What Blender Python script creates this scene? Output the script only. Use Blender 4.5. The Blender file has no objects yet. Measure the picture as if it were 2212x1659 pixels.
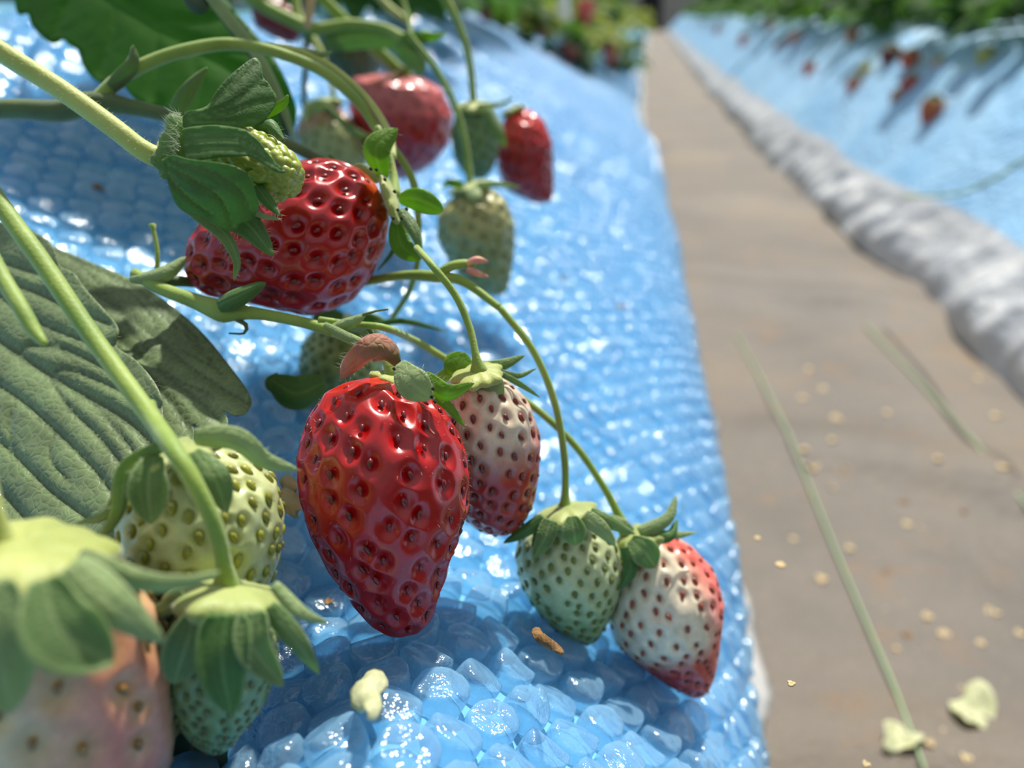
import bpy, math, random
import numpy as np
from mathutils import Vector, Matrix
from mathutils.geometry import delaunay_2d_cdt

random.seed(7)
rng = np.random.default_rng(7)
COL = bpy.context.scene.collection
W, H = 2212.0, 1659.0
F = 1663.0                                   # focal length in pixels
PITCH, YAW = math.radians(25.7), math.radians(10.2)
CAMZ = 0.40
fwd = np.array([-math.sin(YAW)*math.cos(PITCH), math.cos(YAW)*math.cos(PITCH), -math.sin(PITCH)])
rgt = np.array([math.cos(YAW), math.sin(YAW), 0.0])
upv = np.cross(rgt, fwd)
CAM = np.array([0, 0, CAMZ])
SUN = (.10, .55, .83)

def ray(px, py):
    return fwd + rgt*((px-W/2)/F) - upv*((py-H/2)/F)
def P(px, py, d):                            # point d metres along the view axis
    return CAM + ray(px, py)*d

def lin(c):
    return tuple((x/12.92 if x <= 0.04045 else ((x+0.055)/1.055)**2.4) for x in c)
def rgb(r, g, b):
    return lin((r/255, g/255, b/255))
def rgba(r, g, b):
    return rgb(r, g, b)+(1.0,)

# ------------------------------------------------------------------ objects
def tag(o, label=None, cat=None, group=None, kind=None):
    if label: o['label'] = label
    if cat: o['category'] = cat
    if group: o['group'] = group
    if kind: o['kind'] = kind
    return o

def thing(name, loc, label, cat, group=None):
    o = bpy.data.objects.new(name, None)
    o.empty_display_size = 0.01
    COL.objects.link(o)
    o.location = tuple(loc)
    return tag(o, label, cat, group)

def root_loc(o):
    p = np.zeros(3)
    while o is not None:
        p += np.array(o.location); o = o.parent
    return p

def mk(name, V, faces, mat, parent=None, origin=None, attrs=None, smooth=True, thick=0, matidx=None, sub=0):
    V = np.asarray(V, dtype=np.float64).reshape(-1, 3)
    org = root_loc(parent) if parent is not None else (np.array(origin) if origin is not None else V.mean(0))
    me = bpy.data.meshes.new(name)
    L = V-org
    if isinstance(faces, np.ndarray):
        n, k = faces.shape
        me.vertices.add(len(L)); me.vertices.foreach_set('co', L.astype(np.float32).ravel())
        me.loops.add(n*k); me.loops.foreach_set('vertex_index', faces.astype(np.int32).ravel())
        me.polygons.add(n); me.polygons.foreach_set('loop_start', np.arange(0, n*k, k, dtype=np.int32))
        me.update(calc_edges=True)
    else:
        me.from_pydata(L.tolist(), [], [list(map(int, f)) for f in faces])
        me.update()
    for m in (mat if isinstance(mat, (list, tuple)) else [mat]):
        me.materials.append(m)
    if smooth:
        me.polygons.foreach_set('use_smooth', np.ones(len(me.polygons), dtype=bool))
    if matidx is not None:
        me.polygons.foreach_set('material_index', np.asarray(matidx, dtype=np.int32))
    for k, a in (attrs or {}).items():
        a = np.asarray(a, dtype=np.float32)
        if a.ndim == 1:
            at = me.attributes.new(k, 'FLOAT', 'POINT'); at.data.foreach_set('value', a)
        else:
            at = me.attributes.new(k, 'FLOAT_COLOR', 'POINT')
            if a.shape[1] == 3: a = np.concatenate([a, np.ones((len(a), 1), np.float32)], 1)
            at.data.foreach_set('color', a.ravel())
    o = bpy.data.objects.new(name, me)
    COL.objects.link(o)
    if parent is not None: o.parent = parent
    else: o.location = tuple(org)
    if thick:
        s = o.modifiers.new('thickness', 'SOLIDIFY'); s.thickness = thick; s.offset = 0
    if sub:
        s = o.modifiers.new('smooth', 'SUBSURF'); s.levels = sub; s.render_levels = sub
    return o

def grid_faces(n, m, wrap=False, off=0):     # n rows of m verts
    i = np.arange(n-1)[:, None]; j = np.arange(m if wrap else m-1)[None, :]
    a = i*m+j; b = i*m+(j+1) % m
    return (np.stack([a, b, b+m, a+m], -1).reshape(-1, 4)+off)

def nrm(v):
    v = np.asarray(v, float)
    return v/(np.linalg.norm(v, axis=-1, keepdims=True)+1e-12)

def spline(pts, n):                          # Catmull-Rom through rows of any width
    p = np.asarray(pts, float)
    if len(p) == 2:
        t = np.linspace(0, 1, n)[:, None]; return p[0]*(1-t)+p[1]*t
    q = np.vstack([2*p[0]-p[1], p, 2*p[-1]-p[-2]])
    seg = np.linalg.norm(np.diff(p[:, :2], axis=0), axis=1)+1e-9
    cs = np.concatenate([[0], np.cumsum(seg)]); s = np.linspace(0, cs[-1], n)
    out = []
    for x in s:
        k = min(int(np.searchsorted(cs, x, side='right')-1), len(p)-2); k = max(k, 0)
        t = (x-cs[k])/seg[k]
        a, b, c, d = q[k], q[k+1], q[k+2], q[k+3]
        out.append(0.5*((2*b)+(-a+c)*t+(2*a-5*b+4*c-d)*t*t+(-a+3*b-3*c+d)*t**3))
    return np.array(out)

def noise3(p, f, seed=0):                    # cheap smooth noise in -1..1
    r = np.random.default_rng(seed); out = np.zeros(len(p))
    for k in range(5):
        d = nrm(r.normal(size=3)); out += np.sin(p@d*f*r.uniform(.6, 1.7)+r.uniform(0, 6.28))
    return out/3.0

# ------------------------------------------------------------------ materials
def newmat(name):
    m = bpy.data.materials.new(name); m.use_nodes = True
    nt = m.node_tree
    for n in list(nt.nodes): nt.nodes.remove(n)
    out = nt.nodes.new('ShaderNodeOutputMaterial')
    return m, nt, out
def N(nt, t, **kw):
    n = nt.nodes.new(t)
    for k, v in kw.items():
        if k in n.inputs: n.inputs[k].default_value = v
        else: setattr(n, k, v)
    return n
def lk(nt, a, b): nt.links.new(a, b)
def bump(nt, height, strength, dist, normal=None):
    b = N(nt, 'ShaderNodeBump'); b.inputs['Strength'].default_value = strength; b.inputs['Distance'].default_value = dist
    lk(nt, height, b.inputs['Height'])
    if normal: lk(nt, normal, b.inputs['Normal'])
    return b.outputs['Normal']
def noisetex(nt, scale, detail=3, rough=.5, vec=None):
    n = N(nt, 'ShaderNodeTexNoise'); n.inputs['Scale'].default_value = scale
    n.inputs['Detail'].default_value = detail; n.inputs['Roughness'].default_value = rough
    if vec: lk(nt, vec, n.inputs['Vector'])
    return n
def mixrgb(nt, fac, a, b):
    m = N(nt, 'ShaderNodeMix'); m.data_type = 'RGBA'
    for s, v in ((m.inputs['Factor'], fac), (m.inputs[6], a), (m.inputs[7], b)):
        if isinstance(v, (int, float)): s.default_value = v
        elif isinstance(v, tuple): s.default_value = v if len(v) == 4 else v+(1,)
        else: lk(nt, v, s)
    return m.outputs[2]
def ramp(nt, fac, stops):
    r = N(nt, 'ShaderNodeValToRGB'); e = r.color_ramp.elements
    while len(e) < len(stops): e.new(.5)
    for el, (p, c) in zip(e, stops):
        el.position = p; el.color = c if len(c) == 4 else tuple(c)+(1,)
    lk(nt, fac, r.inputs['Fac']); return r.outputs['Color']

def mat_skin(name, rough=.3, coat=.6, sss=.25, bscale=1800, bstr=.08):
    m, nt, out = newmat(name)
    tc = N(nt, 'ShaderNodeTexCoord')
    at = N(nt, 'ShaderNodeAttribute', attribute_name='Col')
    nz = noisetex(nt, 350, 4, .6, tc.outputs['Object'])
    c = mixrgb(nt, nz.outputs['Fac'], at.outputs['Color'], at.outputs['Color'])
    hs = N(nt, 'ShaderNodeHueSaturation'); mp = N(nt, 'ShaderNodeMapRange')
    mp.inputs[1].default_value = .3; mp.inputs[2].default_value = .7; mp.inputs[3].default_value = .82; mp.inputs[4].default_value = 1.18
    lk(nt, nz.outputs['Fac'], mp.inputs[0]); lk(nt, mp.outputs[0], hs.inputs['Value']); lk(nt, c, hs.inputs['Color'])
    b = N(nt, 'ShaderNodeBsdfPrincipled')
    b.inputs['Roughness'].default_value = rough
    b.inputs['Coat Weight'].default_value = coat; b.inputs['Coat Roughness'].default_value = .12
    b.inputs['Subsurface Weight'].default_value = sss
    b.inputs['Subsurface Radius'].default_value = (1, .25, .15); b.inputs['Subsurface Scale'].default_value = .003
    lk(nt, hs.outputs['Color'], b.inputs['Base Color'])
    n2 = noisetex(nt, bscale, 3, .6, tc.outputs['Object'])
    lk(nt, bump(nt, n2.outputs['Fac'], bstr, .0004), b.inputs['Normal'])
    lk(nt, b.outputs[0], out.inputs[0]); return m

def mat_seed():
    m, nt, out = newmat('achene')
    at = N(nt, 'ShaderNodeAttribute', attribute_name='Col')
    b = N(nt, 'ShaderNodeBsdfPrincipled', Roughness=.35)
    b.inputs['Coat Weight'].default_value = .4
    lk(nt, at.outputs['Color'], b.inputs['Base Color']); lk(nt, b.outputs[0], out.inputs[0]); return m

def mat_leaf(name, base, pale, trans=.35, tcol=None, rough=.45, bumpscale=260, bstr=.4, vein_mix=.8, mottle=.25, sheen=.15, brown=None, veincol=None):
    m, nt, out = newmat(name)
    tc = N(nt, 'ShaderNodeTexCoord')
    at = N(nt, 'ShaderNodeAttribute', attribute_name='vein')
    nz = noisetex(nt, 90, 5, .6, tc.outputs['Object'])
    vo = N(nt, 'ShaderNodeTexVoronoi'); vo.feature = 'DISTANCE_TO_EDGE'; vo.inputs['Scale'].default_value = bumpscale
    wz = noisetex(nt, 200, 2, .5, tc.outputs['Object'])
    va = N(nt, 'ShaderNodeVectorMath', operation='MULTIPLY_ADD')
    va.inputs[1].default_value = (.004, .004, .004)
    lk(nt, wz.outputs['Color'], va.inputs[0]); lk(nt, tc.outputs['Object'], va.inputs[2]); lk(nt, va.outputs[0], vo.inputs['Vector'])
    edge = N(nt, 'ShaderNodeMapRange'); edge.inputs[1].default_value = 0; edge.inputs[2].default_value = .1
    edge.inputs[3].default_value = 1; edge.inputs[4].default_value = 0
    lk(nt, vo.outputs['Distance'], edge.inputs[0])
    dark = tuple(x*(1-mottle*1.4) for x in base); lite = tuple(min(1, x*(1+mottle*1.4)) for x in base)
    c0 = ramp(nt, nz.outputs['Fac'], [(.3, dark), (.7, lite)])
    em = N(nt, 'ShaderNodeMath', operation='MULTIPLY'); em.inputs[1].default_value = .22*vein_mix
    lk(nt, edge.outputs[0], em.inputs[0])
    c1 = mixrgb(nt, em.outputs[0], c0, pale)
    vm = N(nt, 'ShaderNodeMath', operation='MULTIPLY'); vm.inputs[1].default_value = vein_mix
    lk(nt, at.outputs['Fac'], vm.inputs[0])
    c2 = mixrgb(nt, vm.outputs[0], c1, veincol or pale)
    if brown:
        nb = noisetex(nt, 60, 2, .5, tc.outputs['Object'])
        f = ramp(nt, nb.outputs['Fac'], [(.5, (0, 0, 0)), (.62, (1, 1, 1))])
        c2 = mixrgb(nt, f, c2, brown)
    b = N(nt, 'ShaderNodeBsdfPrincipled', Roughness=rough)
    b.inputs['Sheen Weight'].default_value = sheen
    b.inputs['Specular IOR Level'].default_value = .45
    lk(nt, c2, b.inputs['Base Color'])
    hh = N(nt, 'ShaderNodeMath', operation='MINIMUM'); hh.inputs[1].default_value = .25
    lk(nt, vo.outputs['Distance'], hh.inputs[0])
    nn = bump(nt, hh.outputs[0], bstr, .0012)
    lk(nt, nn, b.inputs['Normal'])
    t = N(nt, 'ShaderNodeBsdfTranslucent'); 
    tcol = tcol or tuple(min(1, x*1.8) for x in base)
    lk(nt, mixrgb(nt, .5, c2, tcol+(1,) if len(tcol) == 3 else tcol), t.inputs['Color'])
    ms = N(nt, 'ShaderNodeMixShader'); ms.inputs[0].default_value = trans
    lk(nt, b.outputs[0], ms.inputs[1]); lk(nt, t.outputs[0], ms.inputs[2]); lk(nt, ms.outputs[0], out.inputs[0]); return m

def mat_simple(name, col, rough=.5, n_scale=None, col2=None, bstr=0, bscale=100, trans=0, sheen=0, bdist=.001, coat=0, sss=0):
    m, nt, out = newmat(name)
    tc = N(nt, 'ShaderNodeTexCoord')
    b = N(nt, 'ShaderNodeBsdfPrincipled', Roughness=rough)
    b.inputs['Sheen Weight'].default_value = sheen; b.inputs['Coat Weight'].default_value = coat
    if sss:
        b.inputs['Subsurface Weight'].default_value = sss; b.inputs['Subsurface Scale'].default_value = .002
    if col2:
        nz = noisetex(nt, n_scale, 4, .6, tc.outputs['Object'])
        c = ramp(nt, nz.outputs['Fac'], [(.35, col), (.65, col2)]); lk(nt, c, b.inputs['Base Color'])
    else:
        b.inputs['Base Color'].default_value = tuple(col)+(1,) if len(col) == 3 else col
    if bstr:
        n2 = noisetex(nt, bscale, 4, .6, tc.outputs['Object'])
        lk(nt, bump(nt, n2.outputs['Fac'], bstr, bdist), b.inputs['Normal'])
    if trans:
        t = N(nt, 'ShaderNodeBsdfTranslucent'); t.inputs['Color'].default_value = tuple(col)+(1,)
        ms = N(nt, 'ShaderNodeMixShader'); ms.inputs[0].default_value = trans
        lk(nt, b.outputs[0], ms.inputs[1]); lk(nt, t.outputs[0], ms.inputs[2]); lk(nt, ms.outputs[0], out.inputs[0])
    else: lk(nt, b.outputs[0], out.inputs[0])
    return m

def mat_film():                              # flat backing film of the bubble wrap
    m, nt, out = newmat('blue_film')
    tc = N(nt, 'ShaderNodeTexCoord')
    nz = noisetex(nt, 9, 4, .6, tc.outputs['Object'])
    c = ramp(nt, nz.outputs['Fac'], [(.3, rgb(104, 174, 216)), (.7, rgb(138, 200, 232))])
    b = N(nt, 'ShaderNodeBsdfPrincipled', Roughness=.28)
    b.inputs['Coat Weight'].default_value = .3; b.inputs['Coat Roughness'].default_value = .15
    lk(nt, c, b.inputs['Base Color'])
    n2 = noisetex(nt, 260, 4, .6, tc.outputs['Object'])
    lk(nt, bump(nt, n2.outputs['Fac'], .25, .002), b.inputs['Normal'])
    lk(nt, b.outputs[0], out.inputs[0]); return m

def mat_bubble():
    m, nt, out = newmat('blue_bubble')
    tc = N(nt, 'ShaderNodeTexCoord')
    b = N(nt, 'ShaderNodeBsdfPrincipled', Roughness=.1)
    b.inputs['Base Color'].default_value = rgba(166, 212, 236)
    b.inputs['Specular IOR Level'].default_value = .9
    b.inputs['Coat Weight'].default_value = .5; b.inputs['Coat Roughness'].default_value = .06
    n2 = noisetex(nt, 320, 3, .6, tc.outputs['Object'])
    nb = bump(nt, n2.outputs['Fac'], .8, .0012)
    lk(nt, nb, b.inputs['Normal'])
    tl = N(nt, 'ShaderNodeBsdfTranslucent'); tl.inputs['Color'].default_value = rgba(178, 220, 244)
    m1 = N(nt, 'ShaderNodeMixShader'); m1.inputs[0].default_value = .45
    lk(nt, b.outputs[0], m1.inputs[1]); lk(nt, tl.outputs[0], m1.inputs[2])
    tr = N(nt, 'ShaderNodeBsdfTransparent'); tr.inputs['Color'].default_value = rgba(228, 244, 254)
    lw = N(nt, 'ShaderNodeLayerWeight'); lw.inputs['Blend'].default_value = .35
    mp = N(nt, 'ShaderNodeMapRange'); mp.inputs[1].default_value = 0; mp.inputs[2].default_value = .9
    mp.inputs[3].default_value = .28; mp.inputs[4].default_value = .85
    lk(nt, lw.outputs['Facing'], mp.inputs[0])
    ms = N(nt, 'ShaderNodeMixShader')
    lk(nt, mp.outputs[0], ms.inputs[0]); lk(nt, tr.outputs[0], ms.inputs[1]); lk(nt, m1.outputs[0], ms.inputs[2])
    gl = N(nt, 'ShaderNodeBsdfGlossy'); gl.inputs['Roughness'].default_value = .16; lk(nt, nb, gl.inputs['Normal'])
    pw = N(nt, 'ShaderNodeMath', operation='POWER'); pw.inputs[1].default_value = 3; lk(nt, lw.outputs['Facing'], pw.inputs[0])
    ge = N(nt, 'ShaderNodeNewGeometry')
    mp3 = N(nt, 'ShaderNodeMapRange'); mp3.inputs[1].default_value = 0; mp3.inputs[2].default_value = 1; mp3.inputs[3].default_value = .07; mp3.inputs[4].default_value = .28
    lk(nt, pw.outputs[0], mp3.inputs[0])
    fb = N(nt, 'ShaderNodeMath', operation='SUBTRACT', use_clamp=True); lk(nt, mp3.outputs[0], fb.inputs[0]); lk(nt, ge.outputs['Backfacing'], fb.inputs[1])
    m3 = N(nt, 'ShaderNodeMixShader'); lk(nt, fb.outputs[0], m3.inputs[0]); lk(nt, ms.outputs[0], m3.inputs[1]); lk(nt, gl.outputs[0], m3.inputs[2])
    lk(nt, m3.outputs[0], out.inputs[0]); return m

def mat_far_sheet():                         # the wrap on the opposite bed, relief of its bubbles
    m, nt, out = newmat('blue_wrap_far')
    tc = N(nt, 'ShaderNodeTexCoord')
    vo = N(nt, 'ShaderNodeTexVoronoi'); vo.inputs['Scale'].default_value = 85
    lk(nt, tc.outputs['Object'], vo.inputs['Vector'])
    nz = noisetex(nt, 5, 4, .6, tc.outputs['Object'])
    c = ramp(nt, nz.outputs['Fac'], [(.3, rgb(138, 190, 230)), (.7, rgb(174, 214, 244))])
    b = N(nt, 'ShaderNodeBsdfPrincipled', Roughness=.35)
    b.inputs['Specular IOR Level'].default_value = .6
    lk(nt, c, b.inputs['Base Color'])
    n1 = bump(nt, vo.outputs['Distance'], .5, .006)
    n2 = noisetex(nt, 22, 3, .6, tc.outputs['Object'])
    lk(nt, bump(nt, n2.outputs['Fac'], .5, .02, n1), b.inputs['Normal'])
    lk(nt, b.outputs[0], out.inputs[0]); return m

def mat_path():
    m, nt, out = newmat('brown_woven_sheet')
    tc = N(nt, 'ShaderNodeTexCoord')
    n1 = noisetex(nt, 3.2, 6, .65, tc.outputs['Object'])
    c = ramp(nt, n1.outputs['Fac'], [(.3, rgb(82, 76, 69)), (.5, rgb(102, 93, 83)), (.72, rgb(120, 104, 82))])
    n2 = noisetex(nt, 14, 5, .7, tc.outputs['Object'])
    st = ramp(nt, n2.outputs['Fac'], [(.56, (0, 0, 0)), (.72, (1, 1, 1))])
    c2 = mixrgb(nt, st, c, rgb(120, 92, 62))
    n3 = noisetex(nt, 120, 4, .7, tc.outputs['Object'])
    s3 = ramp(nt, n3.outputs['Fac'], [(.62, (0, 0, 0)), (.75, (.6, .6, .6))])
    c3 = mixrgb(nt, s3, c2, rgb(160, 140, 110))
    b = N(nt, 'ShaderNodeBsdfPrincipled', Roughness=.62)
    lk(nt, c3, b.inputs['Base Color'])
    wv = N(nt, 'ShaderNodeTexWave'); wv.inputs['Scale'].default_value = 130; wv.inputs['Distortion'].default_value = 1
    lk(nt, tc.outputs['Object'], wv.inputs['Vector'])
    n4 = noisetex(nt, 30, 4, .6, tc.outputs['Object'])
    lk(nt, bump(nt, n4.outputs['Fac'], .6, .006, bump(nt, wv.outputs['Fac'], .3, .001)), b.inputs['Normal'])
    lk(nt, b.outputs[0], out.inputs[0]); return m

def mat_stem(name, c1, c2, hi=None):
    m, nt, out = newmat(name)
    tc = N(nt, 'ShaderNodeTexCoord')
    nz = noisetex(nt, 110, 3, .5, tc.outputs['Object'])
    c = ramp(nt, nz.outputs['Fac'], [(.3, c1), (.7, c2)])
    b = N(nt, 'ShaderNodeBsdfPrincipled', Roughness=.56)
    b.inputs['Sheen Weight'].default_value = .35; b.inputs['Subsurface Weight'].default_value = .3
    b.inputs['Subsurface Scale'].default_value = .0015; b.inputs['Subsurface Radius'].default_value = (.6, 1, .3)
    lk(nt, c, b.inputs['Base Color'])
    n2 = noisetex(nt, 1500, 2, .5, tc.outputs['Object'])
    lk(nt, bump(nt, n2.outputs['Fac'], .25, .0005), b.inputs['Normal'])
    lk(nt, b.outputs[0], out.inputs[0]); return m

M = {}
M['red'] = mat_skin('ripe_skin', .3, .42, .06, 1800, .06)
M['pale'] = mat_skin('unripe_skin', .38, .35, .35)
M['seed'] = mat_seed()
M['film'] = mat_film(); M['bubble'] = mat_bubble(); M['farwrap'] = mat_far_sheet(); M['path'] = mat_path()
M['leaf'] = mat_leaf('mature_leaf', rgb(112, 132, 86), rgb(184, 196, 150), .16, rgb(110, 160, 50), .46, 420, .3, .8, .25, veincol=rgb(66, 84, 54))
M['leaf_back'] = mat_leaf('backlit_leaf', rgb(78, 128, 44), rgb(120, 162, 76), .75, rgb(150, 220, 30), .5, 120, .2, .5, .15)
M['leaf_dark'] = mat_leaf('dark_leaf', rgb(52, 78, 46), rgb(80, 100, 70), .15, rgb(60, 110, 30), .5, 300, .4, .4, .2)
M['sepal'] = mat_leaf('sepal_green', rgb(122, 152, 92), rgb(192, 208, 150), .5, rgb(150, 200, 60), .5, 900, .3, .75, .2, .3)
M['sepal_dark'] = mat_leaf('sepal_dark_green', rgb(84, 126, 58), rgb(150, 182, 112), .42, rgb(110, 180, 50), .5, 800, .12, .6, .2, .2)
M['sepal_bright'] = mat_leaf('sepal_bright_green', rgb(120, 160, 50), rgb(180, 204, 100), .6, rgb(170, 220, 50), .45, 700, .3, .5, .2, .2)
M['sepal_pale'] = mat_leaf('sepal_pale_green', rgb(158, 180, 120), rgb(194, 208, 156), .42, rgb(170, 200, 90), .55, 700, .35, .7, .15, .4)
M['withered'] = mat_leaf('withered_pink_brown', rgb(190, 130, 104), rgb(206, 150, 140), .4, rgb(220, 140, 90), .6, 500, .5, .5, .3, .4, rgb(120, 110, 50))
M['crown'] = mat_stem('calyx_yellow_green', rgb(134, 150, 78), rgb(168, 178, 100))
M['crownY'] = mat_stem('calyx_yellow', rgb(146, 158, 72), rgb(178, 184, 98))
M['stem'] = mat_stem('green_stem', rgb(120, 150, 48), rgb(150, 172, 70))
M['stem_lit'] = mat_stem('yellow_green_stem', rgb(166, 178, 84), rgb(192, 198, 112))
M['stem_dark'] = mat_stem('dark_green_stem', rgb(62, 84, 34), rgb(84, 106, 44))
M['stem_dry'] = mat_stem('peach_dry_stem', rgb(206, 164, 110), rgb(222, 186, 136))
M['hair'] = mat_simple('plant_hair', rgb(226, 230, 206), .5, trans=.3)
M['style'] = mat_simple('brown_style', rgb(120, 64, 34), .6)
M['pink'] = mat_simple('pink_bud', rgb(216, 130, 140), .5, 400, rgb(226, 170, 130))
M['petal'] = mat_simple('dry_petal', rgb(226, 206, 160), .7, 150, rgb(200, 168, 118), .4, 300, trans=.25)
M['cream'] = mat_simple('cream_petal', rgb(226, 226, 186), .6, 300, rgb(200, 204, 156), .5, 500, trans=.3)
M['brownbit'] = mat_simple('brown_bit', rgb(150, 112, 62), .7, 500, rgb(100, 70, 36), .5, 800)
M['speck'] = mat_simple('dark_speck', rgb(60, 46, 36), .8)
M['blackbit'] = mat_simple('black_dot', rgb(34, 30, 18), .8)
M['skirt'] = mat_simple('greyish_white_plastic', rgb(196, 196, 196), .38, 30, rgb(226, 224, 220), .5, 60, .12, bdist=.006)
M['skirt2'] = mat_simple('dusty_white_plastic', rgb(176, 180, 188), .42, 18, rgb(212, 212, 212), .7, 38, bdist=.012)
M['soil'] = mat_simple('soil', rgb(60, 48, 38), .9, 40, rgb(86, 68, 52), .6, 80)
M['twine'] = mat_simple('pale_green_twine', rgb(170, 200, 150), .5, trans=.2)
M['post'] = mat_simple('black_post', rgb(28, 32, 44), .5)
M['white'] = mat_simple('white_plastic_label', rgb(236, 242, 240), .4, trans=.2)
M['endwall'] = mat_simple('pale_end_wall', rgb(206, 204, 200), .8)
M['foliage'] = mat_leaf('far_foliage', rgb(58, 92, 44), rgb(90, 126, 60), .35, rgb(110, 160, 40), .75, 40, .2, .3, .45, 0)
M['foliage_y'] = mat_leaf('far_yellow_foliage', rgb(140, 150, 70), rgb(170, 176, 100), .4, rgb(180, 190, 60), .75, 40, .2, .3, .3, 0)

# ------------------------------------------------------------------ ground shape
def c_of(y):
    return np.interp(y, [-1, .5, 1.3, 2.4, 5, 17, 25], [0, 0, -.04, -.12, -.19, -.38, -.5])
NP = np.array([(-1.6, .40), (-.75, .405), (-.52, .41), (-.40, .402), (-.33, .388), (-.28, .366), (-.23, .338), (-.15, .3), (-.077, .258), (0, .21),
               (.03, .186), (.048, .160), (.054, .135), (.048, .112)])
RP = np.array([(.452, .0), (.46, .04), (.50, .088), (.56, .16), (.64, .25), (.72, .325), (.80, .362), (.95, .375), (1.6, .37)])
def dense(p, n=400):
    q = spline(p, n)
    s = np.concatenate([[0], np.cumsum(np.linalg.norm(np.diff(q, axis=0), axis=1))])
    return q, s
NPq, NPs = dense(NP); RPq, RPs = dense(RP)

def wob(x, y):
    x = np.asarray(x, float); y = np.asarray(y, float)
    a = np.sin(y*9+x*4)*.004+np.sin(y*21-x*13+1)*.002+np.sin(y*4.1+2)*.006
    return a*np.clip((y-.25)*2, 0, 1)
def hump(y, x=0.0):
    y = np.asarray(y, float); q = (.20-y)/.03; f = np.clip((np.asarray(x)+.085)/.05, 0, 1)
    return .40*.03*np.log1p(np.exp(np.clip(q, -30, 30)))*f*f*(3-2*f)
def near_pt(s, y):
    x = np.interp(s, NPs, NPq[:, 0]); z = np.interp(s, NPs, NPq[:, 1])
    return np.stack([x+c_of(y)+wob(x, y)*.8, y, z+wob(x, y)*.5+hump(y, x)*np.clip((z-.1)/.06, 0, 1)], -1)
def ridges(y):
    y = np.asarray(y, float); z = np.zeros_like(y)
    for c, a, w in ((.36, .012, .045), (.73, .012, .05), (1.22, .014, .05), (1.33, .012, .04), (1.9, .012, .08), (2.6, .012, .1), (3.6, .01, .1)):
        z = z+1.7*a*np.exp(-((y-c)/w)**2)
    return z
def path_z(x, y):
    u = np.clip((x-c_of(y)-.08)/.38, 0, 1)
    return .002+ridges(y+.05*u)*(.4+.6*np.sin(u*3.1)) + .003*np.sin(x*23+y*5)+.0025*np.sin(y*13+x*9)
def right_pt(s, y):
    x = np.interp(s, RPs, RPq[:, 0]); z = np.interp(s, RPs, RPq[:, 1])
    w = .010*np.sin(y*6.5)+.006*np.sin(y*15+1.3)+.006*np.sin(y*3.1+x*7)
    k = np.clip(z/.1, 0, 1)
    return np.stack([x+c_of(y)+w, y, z+k*(.003*np.sin(y*11+x*8)+.006*np.sin(y*4.3+x*5+.6))], -1)
def height(x, y):
    u = x-c_of(y)
    if u < .05: return float(np.interp(u, NPq[:360, 0], NPq[:360, 1])+wob(u, y)*.5+hump(y, u))
    if u < .452: return float(path_z(x, y))
    return float(np.interp(u, RPq[:, 0], RPq[:, 1]))
def hit(px, py, lift=0.0):
    d = ray(px, py); t = .08
    while t < 30:
        p = CAM+d*t
        if p[2] < height(p[0], p[1])+lift: return p, t
        t *= 1.004
    return CAM+d*20, 20
def surf_normal(p):
    e = .004
    hx = (height(p[0]+e, p[1])-height(p[0]-e, p[1]))/(2*e); hy = (height(p[0], p[1]+e)-height(p[0], p[1]-e))/(2*e)
    return nrm(np.array([-hx, -hy, 1.0]))

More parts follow.
